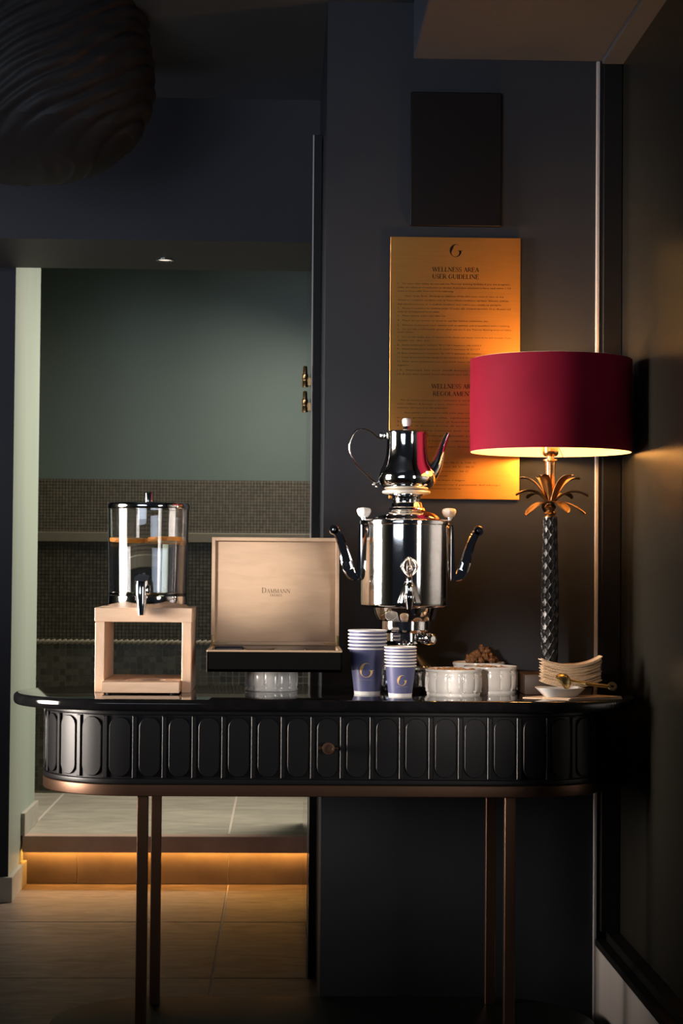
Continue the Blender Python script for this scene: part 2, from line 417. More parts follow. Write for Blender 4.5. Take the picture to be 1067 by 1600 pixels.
# far wall of the spa room: painted above, three bands of mosaic below
YB = 7.36
wb = S('wall_back', box(NB(), -2.6, 2.4, YB, YB+.15, 0, HIGH), ['far_paint'])
def grout(z0, z1, m, y): 
    obj('grout_bed', box(NB(), -1.9, 1.2, y, YB+.01, z0, z1), m, wb)
grout(.17, .764, 'pale_grout', YB-.012); grout(.775, 1.167, 'dark_grout', YB-.010); grout(1.206, 1.418, 'dark_grout', YB-.006)
p = .0255; tm = None
cnt = 0; rest = NB()
for r in range(23):
    for c in range(74):
        x = -1.35+c*p; z = .764-(r+1)*p
        if z < .165: continue
        if r < 7 and -.975 < x < .075:
            if tm is None:
                b = NB(); box(b, .0018, p-.0018, -.003, .001, .0018, p-.0018, .0006)
                o = obj('tile', b, 'mosaic_low', wb); tm = o.data
            else:
                o = bpy.data.objects.new('tile', tm); COL.objects.link(o); o.parent = wb
            o.location = (x, YB-.012+random.uniform(-.0007, .0004), z); cnt += 1
        else: box(rest, x+.0018, x+p-.0018, YB-.015+random.uniform(-.0006, .0004), YB-.011, z+.0018, z+p-.0018)
obj('mosaic_tiles', rest, 'mosaic_low', wb, kind='stuff')
def mosaic(z0, z1, p, m, y):
    b = NB(); g = p*.085; n = int(round((z1-z0)/p)); q = (z1-z0)/n
    for r in range(n):
        for c in range(int(1.6/p)):
            x = -1.2+c*p; z = z0+r*q
            box(b, x+g, x+p-g, y-.003+random.uniform(-.0005, .0004), y+.001, z+g, z+q-g)
    obj('mosaic_tiles', b, m, wb, kind='stuff')
mosaic(.776, 1.166, .0146, 'mosaic_mid', YB-.010); mosaic(1.207, 1.418, .0125, 'mosaic_fine', YB-.006)
b = NB(); box(b, -1.9, 1.2, YB-.03, YB, 1.167, 1.2065, .003); obj('ledge', b, 'ledge_stone', wb)
b = NB()
for k in range(140):                                                     # twisted rope moulding
    x = -1.9+k*.0222
    tube(b, [(x-.012, YB-.013, .7645), (x+.002, YB-.020, .770), (x+.016, YB-.013, .7755)], [.0060, .0070, .0060], 8)
obj('rope_moulding', b, 'rope_trim', wb, smooth=60)
S('wall_spa_left', box(NB(), -2.75, -2.6, .3, 7.5, 0, HIGH), 'sage_paint')
S('wall_spa_right', box(NB(), 2.4, 2.5, 6.55, 7.5, 0, HIGH), 'sage_paint')

# right wall: low concrete parapet, fluted glazing in a black frame, sealant bead in the corner
S('wall_right', box(NB(), .7445, .95, 3.37, 4.36, 0, .190), 'concrete')
w1 = bpy.data.objects.new('window_1', None); COL.objects.link(w1); w1['kind'] = 'structure'
obj('window_sill', box(NB(), .742, .80, 3.37, 4.358, .190, .2065, .002), 'black_frame', w1)
obj('window_frame', box(NB(), .752, .796, 4.33, 4.358, .2265, 2.2985, .001), 'black_frame', w1)
b = NB(); box(b, .764, .80, 3.37, 4.33, .2065, .2265, .002); obj('glazing_bar', b, 'black_frame', w1)
obj('window_frame', box(NB(), .747, .80, 3.37, 4.33, 2.286, 2.2985, .001), 'grey_paint', w1)
obj('window_frame', box(NB(), .747, .80, 3.37, 3.41, .2265, 2.286, .001), 'black_frame', w1)
b = NB(); pitch = .0118; n = int((4.331-3.41)/pitch*6); R0 = []; R1 = []
for i in range(n+1):
    y = 3.41+i*pitch/6; x = .797+.0004*math.cos(2*PI*i/6)
    R0.append(b.verts.new((x, y, .2265))); R1.append(b.verts.new((x, y, 2.286)))
back = [b.verts.new((.806, 3.41, .2265)), b.verts.new((.806, 3.41+n*pitch/6, .2265)), b.verts.new((.806, 3.41+n*pitch/6, 2.286)), b.verts.new((.806, 3.41, 2.286))]
for i in range(n): b.faces.new((R0[i], R0[i+1], R1[i+1], R1[i]))
b.faces.new(back)
obj('fluted_glass', b, 'fluted', w1, smooth=80)
b = NB(); box(b, .7375, .7465, 4.350, 4.36, 0, 2.2985, .002); S('trim_3', b, 'sealant')
S('wall_outer', box(NB(), .81, .95, 3.37, 4.36, .0, 2.2985), 'black_frame')

# glass door folded back along the side of the pier
dr = bpy.data.objects.new('door_1', None); COL.objects.link(dr); dr['kind'] = 'structure'
obj('door_stile', box(NB(), .070, .0895, 4.80, 4.835, .01, 2.215, .001), 'black_frame', dr)
obj('door_stile', box(NB(), .0655, .0685, 4.80, 4.803, .01, 2.215), 'sealant', dr)
obj('door_rail', box(NB(), .072, .0895, 4.835, 5.92, 2.19, 2.215, .001), 'black_frame', dr)
obj('door_rail', box(NB(), .072, .0895, 4.835, 5.92, .01, .035, .001), 'black_frame', dr)
b = NB()
for z0, z1 in ((.035, 2.19),):
    A = [(.078, 4.835), (.066, 5.92), (.070, 5.92), (.084, 4.835)]
    prism(b, A, lambda x, y: (x, y, z0), lambda x, y: (x, y, z1))
obj('glass_pane', b, 'door_glass', dr)
for z in (1.578, 1.654):
    b = lathe(NB(), [(0, -.032), (.0095, -.032), (.0095, -.016), (.0082, -.014), (.0082, -.010), (.0098, -.008), (.0098, .006), (.0075, .008), (.0068, .028), (.005, .032), (0, .032)], 24, c=(.0575, 5.55, z))
    box(b, .0575, .0715, 5.545, 5.555, z-.028, z-.002, .001)
    obj('door_fitting', b, 'brass_polished', dr, smooth=40)

# ================================================================== FURNITURE
CX, CY = .095, 4.12
tb = thing('console_table', 'black fluted console table with rounded ends, marble top and slim bronze legs', 'console table', (CX, CY, 0))
def top_out(d): return stadium(.693-d, .270-d, .235-d, 0, 0, 28, .92)
obj('tabletop', slab(NB(), None, .775, .80, .009, top_out), 'marble', tb, smooth=40)
HL, RA = .62, .20
def path(s, off):
    """point on the stadium outline: s = 0 at the front middle, growing to the right; off = outwards"""
    sg = 1 if s >= 0 else -1; s = abs(s); L = HL-RA
    if s <= L: return (sg*s, -RA-off)
    a = (s-L)/RA
    return (sg*(L+(RA+off)*math.sin(a)), -(RA+off)*math.cos(a))
def ap(d): return stadium(HL-d, RA-d, RA-d, 0, 0, 28)
b = slab(NB(), None, .621, .775, 0, lambda d: ap(0))
obj('apron', b, 'table_paint', tb, smooth=40)
b = slab(NB(), None, .618, .6305, .003, lambda d: ap(d-.005)); obj('moulding', b, 'table_paint', tb, smooth=40)
b = slab(NB(), None, .764, .775, .003, lambda d: ap(d-.004)); obj('moulding', b, 'table_paint', tb, smooth=40)
b = slab(NB(), None, .5935, .618, .002, lambda d: ap(d-.006)); obj('metal_rail', b, 'bronze_rail', tb, smooth=40)
PITCH = .0629
def pill(s0):
    b = NB(); w, z0, z1, t = .0228, .6345, .7605, .0048; N = 10; rows = []
    prof = []
    for i in range(N+1):
        a = -PI/2+PI/2*i/N; prof.append((w*math.cos(a), z0+w+w*math.sin(a)))
    for i in range(N+1):
        a = PI/2*i/N; prof.append((w*math.cos(a), z1-w+w*math.sin(a)))
    def ring(scale, off):
        out = []; zc = (z0+z1)/2
        for hw, z in prof:
            k = max(hw-scale, 0); zz = min(max(z, z0+scale), z1-scale)
            row = [b.verts.new((*path(s0+k*u, off), zz)) for u in (-1, -.5, 0, .5, 1)]
            out.append(row)
        return out
    A = ring(.0016, t); B = ring(0, t-.0014); C = ring(0, -.001)
    for i in range(len(A)-1):
        for k in range(4): b.faces.new((A[i][k], A[i][k+1], A[i+1][k+1], A[i+1][k]))
        for P, Q in ((A, B), (B, C)):
            b.faces.new((P[i][4], Q[i][4], Q[i+1][4], P[i+1][4])); b.faces.new((P[i+1][0], Q[i+1][0], Q[i][0], P[i][0]))
    bmesh.ops.remove_doubles(b, verts=b.verts, dist=.00005)
    return b
for k in range(-11, 12):
    obj('panel', pill(k*PITCH), 'table_paint', tb, smooth=35)
for k in range(-12, 12):
    s = (k+.5)*PITCH; b = NB(); hw = .0052; R = []
    for off, e in ((-.001, 0), (.0038, 0), (.0052, .0014)):
        R.append([b.verts.new((*path(s+q*(hw-e), off), z)) for q, z in ((-1, .632+e), (1, .632+e), (1, .763-e), (-1, .763-e))])
    for A, B in zip(R, R[1:]):
        for i in range(4): b.faces.new((A[i], A[(i+1) % 4], B[(i+1) % 4], B[i]))
    b.faces.new(R[-1]); obj('slat', b, 'table_paint', tb)
for x, y in ((-.391, -.188), (.391, -.188), (-.386, .165), (.390, .165)):
    obj('leg', box(NB(), x-.0115, x+.0115, y-.0115, y+.0115, .07, .5935, .0012), 'bronze_rail', tb)
def sh(d): return stadium(.606-d, .235-d, .238-d, 0, 0, 28)
obj('base_shelf', slab(NB(), None, 0, .07, .004, sh), 'shelf_stone', tb, smooth=40)
b = NB(); mx = axis_mx((.002, -RA-.004, .698), (0, -1, 0))
lathe(b, [(0, 0), (.006, 0), (.006, .014), (.0125, .016), (.0135, .019), (.0125, .022), (.008, .0225), (.0075, .0215), (0, .0215)], 28, mx=mx)
tube(b, [(-.019, -RA-.014, .698), (.023, -RA-.014, .698)], .0042, 10, up=(0, 0, 1))
obj('drawer_knob', b, 'bronze_rail', tb, smooth=35)

# ------------------------------------------------------------------ wall plaques
pl = thing('notice_plaque', 'large brushed brass plaque of house rules on the dark wall', 'plaque', (.4009, 4.36, 1.2442))
pt = obj('plate', box(NB(), -.1553, .1555, -.012, -.0098, 0, .6245, .0005), 'plaque_brass', pl)
obj('backing', box(NB(), -.146, .146, -.0098, 0, .010, .614), 'black_frame', pl)
uv = pt.data.uv_layers.new(name='brushing')
for l in pt.data.loops:
    v = pt.data.vertices[l.vertex_index].co; uv.data[l.index].uv = (v.x+v.y*.1, v.z+v.y*.07)
PF = lambda u, v: (u, -.0124, v)
px = lambda x: (x-710.7)/659.8; pz = lambda y: (781-y)/659.8*1.0015            # survey of the plaque face
b = NB(); emblem(b, .0152, lambda u, v: (u+.0005, -.0124, v+pz(390.5))); obj('emblem', b, 'plaque_ink', pl)
for t, y in (('WELLNESS AREA', 423.6), ('USER GUIDELINE', 434.8), ('WELLNESS AREA', 607.5), ('REGOLAMENTO', 619.0)):
    b = NB(); h = .0101; L = serif_len(t)*h; serif(b, t, h, PF, -L/2+.0006, pz(y), bold=1.15); obj('heading', b, 'plaque_ink', pl)
LINES = [(620, 797, 444.4, '1.   For your own safety do not use the Thermal Bathing facilities if you are pregnant,'),
 (620, 798, 450.4, 'under the influence of medication or alcohol, if you have consumed a heavy meal within 1 1/2'),
 (620, 708, 456.2, 'hours or if you suffer from any of the following:'),
 (632, 787, 463.8, 'heart, lungs, fever, discharge or infection of the skin, eyes, nose or ears, or any'),
 (620, 795, 470.2, 'disease or a systemic condition such as: heart, blood conditions, epilepsy, diabetes, asthma,'),
 (620, 784, 476.8, 'high blood pressure, or a medical condition that makes you unable to perspire.'),
 (620, 798, 483.2, '2.   Access is forbidden for children under 12 years old. Children between 13 to 18 years old'),
 (620, 686, 488.6, 'must be accompanied by an adult.'),
 (620, 696, 495.0, '3.   Please shower before you take use.'),
 (620, 763, 502.4, '4.   Please do not shower or shave or use hair lotions, cosmetics, etc.'),
 (620, 797, 509.6, '5.   Remove all personal metal objects such as watches and all jewellery before bathing.'),
 (620, 799, 516.0, '6.   Do not talk on the mobile phone when you are in the Thermal Bathing areas or baths'),
 (620, 646, 520.8, 'and relax.'),
 (620, 799, 528.4, '7.   Do not stay longer than 15 minutes in the Sauna and Steam. Cool down and re-enter if you'),
 (620, 672, 533.8, 'wish to do so.'),
 (620, 752, 541.0, '8.   Sauna temperature: between 70 C/158 F maximum 100 C/212 F'),
 (620, 750, 547.2, '9.   Steam temperature: between 42 C/107 F maximum 45 C/113 F'),
 (620, 752, 553.8, '10. Bath temperature: maximum 36 C/97 F between 30 minutes'),
 (620, 790, 560.2, '11. Keep all personal belongings in the lockers and do not leave them unattended'),
 (620, 790, 566.8, '12. After your treatment rest and drink water before you leave the area'),
 (620, 640, 572.6, 'again.'), (620, 790, 580.4, '13. Always let our staff know of any allergies'), (620, 790, 586.8, '14. If you feel unwell leave the bath and call a member of our staff'),
 (626, 797, 627.5, 'Per la vostra sicurezza non utilizzare le strutture termali in gravidanza,'), (620, 790, 633.5, 'sotto l\'effetto di farmaci o alcol, dopo un pasto abbondante o in caso di'),
 (620, 700, 639.5, 'malattie del cuore e dei polmoni.'), (632, 797, 647.2, 'Non entrare con infezioni della pelle, degli occhi, del naso o delle orecchie'),
 (620, 795, 654.8, 'o con pressione alta, epilessia, diabete, asma.'), (620, 797, 661.2, '2.  Accesso vietato ai bambini sotto i 12 anni.'),
 (620, 740, 667.5, '3.  Fare la doccia prima di entrare.'), (620, 797, 675, '4.  Non usare lozioni per capelli, cosmetici.'), (620, 790, 683, '5.  Togliere orologi e gioielli prima del bagno.'),
 (620, 797, 691, '6.  Non usare il telefono cellulare nelle aree termali.'), (620, 790, 700, '7.  Sauna e bagno turco: massimo 15 minuti.'),
 (620, 745, 725, '8.  Temperatura sauna: tra 70 C e 100 C'), (620, 742, 731.5, '9.  Temperatura bagno turco: 42 C - 45 C'), (620, 733, 738.4, '10. Temperatura vasca: massimo 36 C'),
 (620, 700, 745.5, '11. Riporre gli oggetti personali'), (620, 728, 752.5, '12. Bere acqua e riposare dopo il bagno'), (620, 784, 759.6, '13. Informare immediatamente il personale dell\'albergo.'), (620, 722, 765.6, '14. In caso di malessere uscire.')]
b = NB()
for x0, x1, y, t in LINES: sans(b, t, (x1-x0)/659.8, .0036, PF, px(x0), pz(y))
obj('small_print', b, 'plaque_ink_soft', pl)
bp = thing('blank_plaque', 'plain black rectangular panel high on the dark wall above the brass plaque', 'panel', (.4000, 4.36, 1.895))
obj('panel', box(NB(), -.1083, .1085, -.018, -.003, 0, .3205, .002), 'plaque_black', bp)
obj('backing', box(NB(), -.104, .104, -.004, 0, .004, .317), 'black_frame', bp)

# ------------------------------------------------------------------ downlight in the soffit
dl = thing('downlight', 'small round recessed spotlight in the dark lintel', 'light', (-.376, 5.64, 2.019))
b = lathe(NB(), [(.027, .0), (.027, -.003), (.0215, -.003), (.020, .0)], 28); obj('ring', b, 'chrome_soft', dl, smooth=40)
b = lathe(NB(), [(0, -.0006), (.0203, -.0006), (.0203, .0), (0, 0)], 24); obj('lens', b, 'downlight_lens', dl)

# ------------------------------------------------------------------ ruched black pendant, upper left
pd = thing('pendant_lamp', 'huge gathered black fabric pendant hanging at the ceiling on the left', 'pendant lamp', (-.655, 4.5, 2.02))
prof = [(0, .006), (.05, .006), (.10, .010), (.16, .022), (.205, .042), (.25, .075), (.29, .125), (.315, .185), (.322, .24), (.318, .30), (.308, .36), (.300, .414)]
P2 = spline([(r, 0, z) for r, z in prof], 16); seg = 220
b = NB(); rings = []
for v in P2:
    ring = []
    for i in range(seg):
        a = 2*PI*i/seg; r, z = v.x, v.z; x = r*math.cos(a); y = r*math.sin(a)
        tl = z-.72*(x+.05)-.06*y+.03*noise.noise((x*4, y*4, z*3))
        ph = tl*150+6.5*noise.noise((x*5+3, y*5, z*5))
        f = abs(math.sin(ph*.5)); am = .55+.9*abs(noise.noise((x*6, y*6+9, tl*22)))
        d = .015*am*(f**.8-.5)+.005*noise.noise((x*12, y*12, tl*60))
        w = min(1, r/.12)
        k = 1+d*w/max(r, .05)
        ring.append(b.verts.new((x*k, y*k, z+d*.5*w*(1 if z < .1 else 0))))
    rings.append(ring)
for A, B in zip(rings, rings[1:]):
    for i in range(seg): b.faces.new((A[i], A[(i+1) % seg], B[(i+1) % seg], B[i]))
obj('fabric_shade', b, 'black_fabric', pd, smooth=180)
b = lathe(NB(), [(0, .400), (.29, .400), (.29, .414), (0, .414)], 40); obj('ceiling_plate', b, 'black_frame', pd)

# ================================================================== ON THE TABLE
TZ = .80
U = .001447                                                                # survey unit for the urn and teapot
# ---- samovar
SX, SY = .276, 4.175
sm = thing('samovar', 'tall polished steel samovar urn with curled handles and white knobs', 'samovar', (SX, SY, TZ))
def L(prof): return [(r*U, h*U) for r, h in prof]
b = NB()
lathe(b, L([(0, 132), (64, 132), (69, 133.5), (71.5, 136), (72, 139), (72, 262), (70, 263), (0, 263)]), 96)
obj('body', b, 'chrome', sm, smooth=35)
b = NB()
lathe(b, L([(73, 261), (74.2, 262), (74.5, 265), (74.2, 267.5), (72, 269), (62, 270), (54, 271.5), (51, 275), (46, 279), (39, 281.5), (32, 283), (30, 285), (29, 288), (26, 289.5), (25, 293), (24.5, 296), (22.5, 297), (22.5, 306), (23, 307), (28, 308.5), (28, 310), (0, 310)]), 80)
lid = obj('lid', b, 'chrome', sm, smooth=35)
b = lathe(NB(), L([(27, 309.8), (34, 310), (37.5, 311.2), (38.2, 313), (37.5, 314.8), (34, 316), (0, 316)]), 64); obj('warming_ring', b, 'ring_metal', lid, smooth=50)
b = NB()
for k in range(9):
    a = -PI/2+(k-4)*.28
    lathe(b, [(0, 0), (.0017, 0), (.0017, .0006), (0, .0006)], 10, mx=axis_mx((22.5*U*math.cos(a), 22.5*U*math.sin(a), 301.5*U), (math.cos(a), math.sin(a), 0)))
obj('vent_hole', b, 'engrave', lid)
b = NB()
lathe(b, L([(52, 132), (51, 127), (50, 122), (46, 113), (42, 111), (40.5, 110.5), (40.5, 97.5), (38, 96.5), (37, 94), (34, 92), (34, 80), (31, 76), (24, 73.5), (18, 72), (16.5, 68), (18, 63), (23, 58), (31, 52), (40, 46), (47, 42.5), (48.5, 40), (48, 36.5), (45, 35)]), 72)
obj('pedestal', b, 'chrome', sm, smooth=30)
b = NB(); hw = 36*U; box(b, -hw, hw, -hw, hw, 8*U, 36*U, .004, 2)
for s in (-1, 1):
    for k in range(7):
        x = (k-3)*.0125; tube(b, [(x, s*hw, 10*U), (x, s*(hw+.002), 22*U), (x, s*hw, 34*U)], [.002, .0045, .002], 6)
        tube(b, [(s*hw, x, 10*U), (s*(hw+.002), x, 22*U), (s*hw, x, 34*U)], [.002, .0045, .002], 6)
obj('plinth', b, 'chrome_soft', sm, smooth=35)
for sx in (-1, 1):
    for sy in (-1, 1):
        b = NB(); sphere(b, (sx*.8*hw, sy*.8*hw, .0075), .0075, seg=16); obj('foot', b, 'black_metal', sm, smooth=60)
# white fluted lid knobs on short chrome stems
for s in (-1, 1):
    b = NB(); lathe(b, L([(4.5, 265), (4.5, 271), (6.5, 272), (6.5, 274), (0, 274)]), 20, c=(s*67*U, -.012, 0)); kn = obj('knob_stem', b, 'chrome', sm, smooth=35)
    b = NB(); lathe(b, L([(0, 273.5), (6.5, 273.5), (9, 277), (10.8, 282), (10.6, 285), (8.6, 287.3), (4, 288.2), (0, 288.4)]), 40, c=(s*67*U, -.012, 0), rf=lambda a, r, z: r*(1+.045*math.cos(8*a)))
    wk = obj('knob', b, 'knob_white', sm, smooth=60)
    b = NB()
    for k in range(5):
        a = -PI/2+(k-2)*.785
        sphere(b, (s*67*U+9.2*U*math.cos(a), -.012+9.2*U*math.sin(a), 285.8*U), .0014, seg=8)
    obj('knob_dot', b, 'engrave', wk)
# curled side handles
HP = [(-72, 180), (-78, 178.5), (-86, 184), (-92, 198), (-96, 214), (-101, 231), (-107, 245), (-112.5, 252), (-115, 253)]
HW = [3, 11, 17, 18, 16, 13.5, 12.5, 12.5, 12]
for s in (-1, 1):
    C_ = spline([(x, 0, z) for x, z in HP], 5); n = len(C_); LFT, RGT = [], []
    for i, p in enumerate(C_):
        t = (C_[min(i+1, n-1)]-C_[max(i-1, 0)]).normalized(); nn = Vector((-t.z, 0, t.x))
        f = i/(n-1)*(len(HW)-1); k = min(int(f), len(HW)-2); w = (HW[k]+(HW[k+1]-HW[k])*(f-k))/2
        LFT.append((-s*(p+nn*w).x*U, (p+nn*w).z*U)); RGT.append((-s*(p-nn*w).x*U, (p-nn*w).z*U))
    b = NB(); dep = .013
    strips = []
    for y, sc in ((-dep, .72), (-dep+.003, 1), (dep-.003, 1), (dep, .72)):
        row = []
        for (lx, lz), (rx, rz) in zip(LFT, RGT):
            cx_, cz_ = (lx+rx)/2, (lz+rz)/2
            row.append((b.verts.new((cx_+(lx-cx_)*sc, y, cz_+(lz-cz_)*sc)), b.verts.new((cx_+(rx-cx_)*sc, y, cz_+(rz-cz_)*sc))))
        strips.append(row)
    for i in range(n-1):
        b.faces.new((strips[0][i][0], strips[0][i+1][0], strips[0][i+1][1], strips[0][i][1]))
        b.faces.new((strips[3][i][0], strips[3][i][1], strips[3][i+1][1], strips[3][i+1][0]))
        for j in range(3):
            for e in (0, 1): b.faces.new((strips[j][i][e], strips[j+1][i][e], strips[j+1][i+1][e], strips[j][i+1][e]))
    lathe(b, [(0, 0), (.0098, 0), (.0118, .003), (.0118, .023), (.0098, .026), (0, .026)], 28, mx=axis_mx((s*113.5*U, dep, 253*U), (0, -1, 0)))
    h = obj('handle', b, 'chrome', sm, smooth=40)
    b = NB(); lathe(b, [(0, 0), (.0042, 0), (.0036, .002), (0, .0026)], 16, mx=axis_mx((s*113.5*U, -dep, 253*U), (0, -1, 0))); obj('screw', b, 'chrome_soft', h, smooth=40)
    b = NB(); poly = [(70, 262), (73.5, 262), (75, 240), (76, 205), (79, 176), (75, 174), (71, 180)]
    prism(b, poly, lambda x, z: (s*x*U, -.012, z*U), lambda x, z: (s*x*U, .012, z*U)); obj('handle_bracket', b, 'chrome', sm)
# tap with an openwork key
TY = -(72*U+.026)
b = NB()
tube(b, [(0, -.100, 152*U), (0, TY, 152*U)], [.010, .0085], 16, up=(0, 0, 1))
lathe(b, L([(0, 131), (4.6, 131), (5.2, 134), (7.5, 145), (8.6, 150), (8.2, 152), (7, 156), (6.0, 163), (6.5, 167), (5, 169), (4.6, 178), (5.8, 180), (0, 181)]), 28, c=(0, TY, 0))
tp = obj('tap', b, 'chrome', sm, smooth=40)
b = NB()
lathe(b, L([(17, 141), (16, 145), (13, 154), (9, 166), (6, 172), (0, 172)]), 36, mx=Matrix.Translation((0, TY+.013, 0)) @ Matrix.Diagonal((1, .45, 1, 1)), rf=lambda a, r, z: r*(1+.08*math.cos(6*a)))
obj('tap_shield', b, 'chrome', tp, smooth=50)
b = NB()
for k in range(6):
    a = 2*PI*k/6+.26
    pts = [(2, 181), (8, 186), (13, 194), (12.5, 199), (9, 204), (3, 207.5)]
    tube(b, spline([(r*U*math.cos(a), TY+r*U*.8*math.sin(a), h*U) for r, h in pts], 4), .0016, 8, up=(0, 0, 1))
    sphere(b, (13*U*math.cos(a), TY+13*U*.8*math.sin(a), 196*U), .0026, seg=10)
sphere(b, (0, TY, 208.5*U), .0035, seg=12); sphere(b, (0, TY, 193*U), .0052, 1, 1, 1.5, seg=12)
obj('tap_key', b, 'chrome', tp, smooth=60)
# thermostat knob low on the right
b = NB(); d = Vector((.62, -.78, 0)).normalized(); p0 = Vector((20*U, -18*U, 84*U))
lathe(b, [(0, 0), (.010, 0), (.010, .024), (.0135, .026), (.0145, .032), (.0145, .040), (.012, .046), (.008, .0485), (.0075, .047), (0, .047)], 32, mx=axis_mx(p0, d))
obj('thermostat_knob', b, 'chrome', sm, smooth=30)
# maker's plate printed on the body
def cyl(R, th0): return lambda u, v: (R*math.sin(th0+u/R), -R*math.cos(th0+u/R), v)
fn = cyl(72*U+.0003, math.radians(44)); b = NB(); w, h = .0205, .0095
for x0, x1, z0, z1 in ((0, w, 0, .0006), (0, w, h-.0006, h), (0, .0006, 0, h), (w-.0006, w, 0, h)):
    n = 6
    for i in range(n):
        a, c = x0+(x1-x0)*i/n, x0+(x1-x0)*(i+1)/n
        b.faces.new([b.verts.new(fn(*q)) for q in ((a, 141.5*U+z0), (c, 141.5*U+z0), (c, 141.5*U+z1), (a, 141.5*U+z1))])
sans(b, 'BEEM', w*.76, .0055, fn, w*.12, 141.5*U+.002)
obj('lettering', b, 'engrave', sm)

# ---- teapot on top
tpot = thing('teapot', 'small polished steel teapot with scroll handle standing on the urn', 'teapot', (SX-.0005, SY, TZ+316*U))
b = NB(); Z0 = 316
def LT(prof): return [(r*U, (h-Z0)*U) for r, h in prof]
lathe(b, LT([(0, 316.2), (29, 316.2), (35, 318), (41, 322), (45, 328), (46.2, 334), (45.5, 341), (43, 348), (39, 356), (36, 364), (34, 374), (33, 386), (32.3, 402), (32.8, 405), (0, 405)]), 80)
obj('body', b, 'chrome', tpot, smooth=40)
b = NB(); lathe(b, LT([(33.4, 404.6), (33.6, 406.5), (32, 408.5), (26, 410), (14, 411.5), (6.5, 412), (5, 413), (4.6, 416), (6, 417), (0, 417)]), 64)
ld = obj('lid', b, 'chrome', tpot, smooth=40)
b = NB(); lathe(b, LT([(0, 416.6), (5.3, 416.6), (7, 422), (7.4, 426), (5.8, 429), (2.5, 430), (0, 430)]), 28); obj('knob', b, 'knob_white', ld, smooth=60)
b = NB()
hp = [(-31, 399), (-40, 396.5), (-48, 401), (-58, 409), (-69, 412), (-80, 409), (-87, 397), (-90, 384), (-86.5, 369), (-77, 354), (-66, 343), (-56, 334), (-49.5, 328.5), (-44, 328)]
tube(b, spline([(x*U, 0, (h-Z0)*U) for x, h in hp], 6), .0034, 12, flat=.62)
sphere(b, (-51*U, 0, (325-Z0)*U), .0042, seg=12); sphere(b, (-47*U, 0, (321.5-Z0)*U), .0030, seg=10)
lathe(b, [(0, 0), (.0035, 0), (.0045, .006), (.003, .010), (0, .011)], 12, mx=Matrix.Translation((-39.5*U, 0, (400-Z0)*U)))
box(b, -36*U, -30*U, -.006, .006, (396-Z0)*U, (408-Z0)*U, .001)
obj('handle', b, 'chrome', tpot, smooth=50)
b = NB()
sp = [(32, 336), (44, 350), (51.5, 367), (56.5, 384), (61, 396), (66, 407)]; sr = [15, 11, 7.6, 5.4, 4.2, 3.2]
C_ = spline([(x*U, 0, (h-Z0)*U) for x, h in sp], 6); n = len(C_); rr = []
for i in range(n):
    f = i/(n-1)*(len(sr)-1); k = min(int(f), len(sr)-2); rr.append((sr[k]+(sr[k+1]-sr[k])*(f-k))*U)
tube(b, C_, rr, 22); obj('spout', b, 'chrome', tpot, smooth=50)

# ---- table lamp
LX, LY = .602, 4.152
lp = thing('table_lamp', 'palm tree table lamp with wine-red velvet drum shade at the right', 'lamp', (LX, LY, TZ))
b = NB(); box(b, -.065, .065, -.065, .065, 0, .046, .003, 2); obj('base', b, 'plinth_wood', lp, smooth=30)
# trunk: a lattice of raised diamond scales
b = NB(); nz, na = 260, 96; z0, z1 = .046, .398
rings = []
for i in range(nz+1):
    t = i/nz; z = z0+(z1-z0)*t; ring = []
    R = .0170+.0020*math.sin(PI*min(1, t*1.25))-.0018*max(0, t-.6)/.4
    for j in range(na):
        a = 2*PI*j/na
        u = (a/(2*PI)*8); v = z/.0275
        e1 = abs(((u+v) % 1)-.5)*2; e2 = abs(((u-v) % 1)-.5)*2
        ridge = max(e1, e2)**11
        r = R+.0027*ridge-.0006*(1-min(e1, e2))
        ring.append(b.verts.new((r*math.cos(a), r*math.sin(a), z)))
    rings.append(ring)
for A, B in zip(rings, rings[1:]):
    for j in range(na): b.faces.new((A[j], A[(j+1) % na], B[(j+1) % na], B[j]))
b.faces.new(rings[0][::-1]); b.faces.new(rings[-1])
obj('trunk', b, 'trunk_metal', lp, smooth=60)
b = lathe(NB(), [(0, .396), (.0145, .396), (.0145, .400), (.011, .402), (.0135, .406), (.0115, .410), (.008, .412), (.0105, .416), (.0135, .421), (.011, .426), (.009, .428), (.010, .445), (0, .447)], 32)
obj('crown_collar', b, 'brass_antique', lp, smooth=40)
b = lathe(NB(), [(0, .44), (.0085, .44), (.0095, .462), (.0118, .520), (.0122, .524), (.0165, .526), (.0165, .5295), (.008, .5305), (.008, .538), (0, .538)], 32)
obj('stem', b, 'brass_polished', lp, smooth=40)
b = lathe(NB(), [(0, .537), (.014, .537), (.0178, .541), (.0186, .548), (.0190, .575), (.016, .577), (0, .577)], 32); obj('bulb_holder', b, 'brass_polished', lp, smooth=40)
b = lathe(NB(), [(.012, .577), (.014, .59), (.024, .612), (.028, .63), (.024, .65), (.012, .662), (0, .664)], 24); obj('bulb', b, 'bulb', lp, smooth=60)
b = NB(); tube(b, [(.019, 0, .556), (.024, -.002, .545), (.028, -.003, .535)], .0009, 6); obj('switch_cord', b, 'black_frame', lp)
LEAF = [(-.066, .018, .056, 1.0, .008), (-.028, -.052, .060, 1.0, .006), (-.022, .060, .058, .9, .006), (.043, -.045, .060, 1.05, .006), (.070, .020, .056, 1.0, .008),
        (-.081, -.016, .016, 1.05, .030), (.085, -.012, .015, 1.05, .030), (-.045, .060, .012, .9, .028), (.058, .056, .012, .9, .028),
        (-.060, -.044, -.030, 1.15, .038), (.030, -.066, -.024, 1.15, .036), (.074, -.034, -.026, 1.1, .036), (.0, .075, -.02, 1.0, .034)]
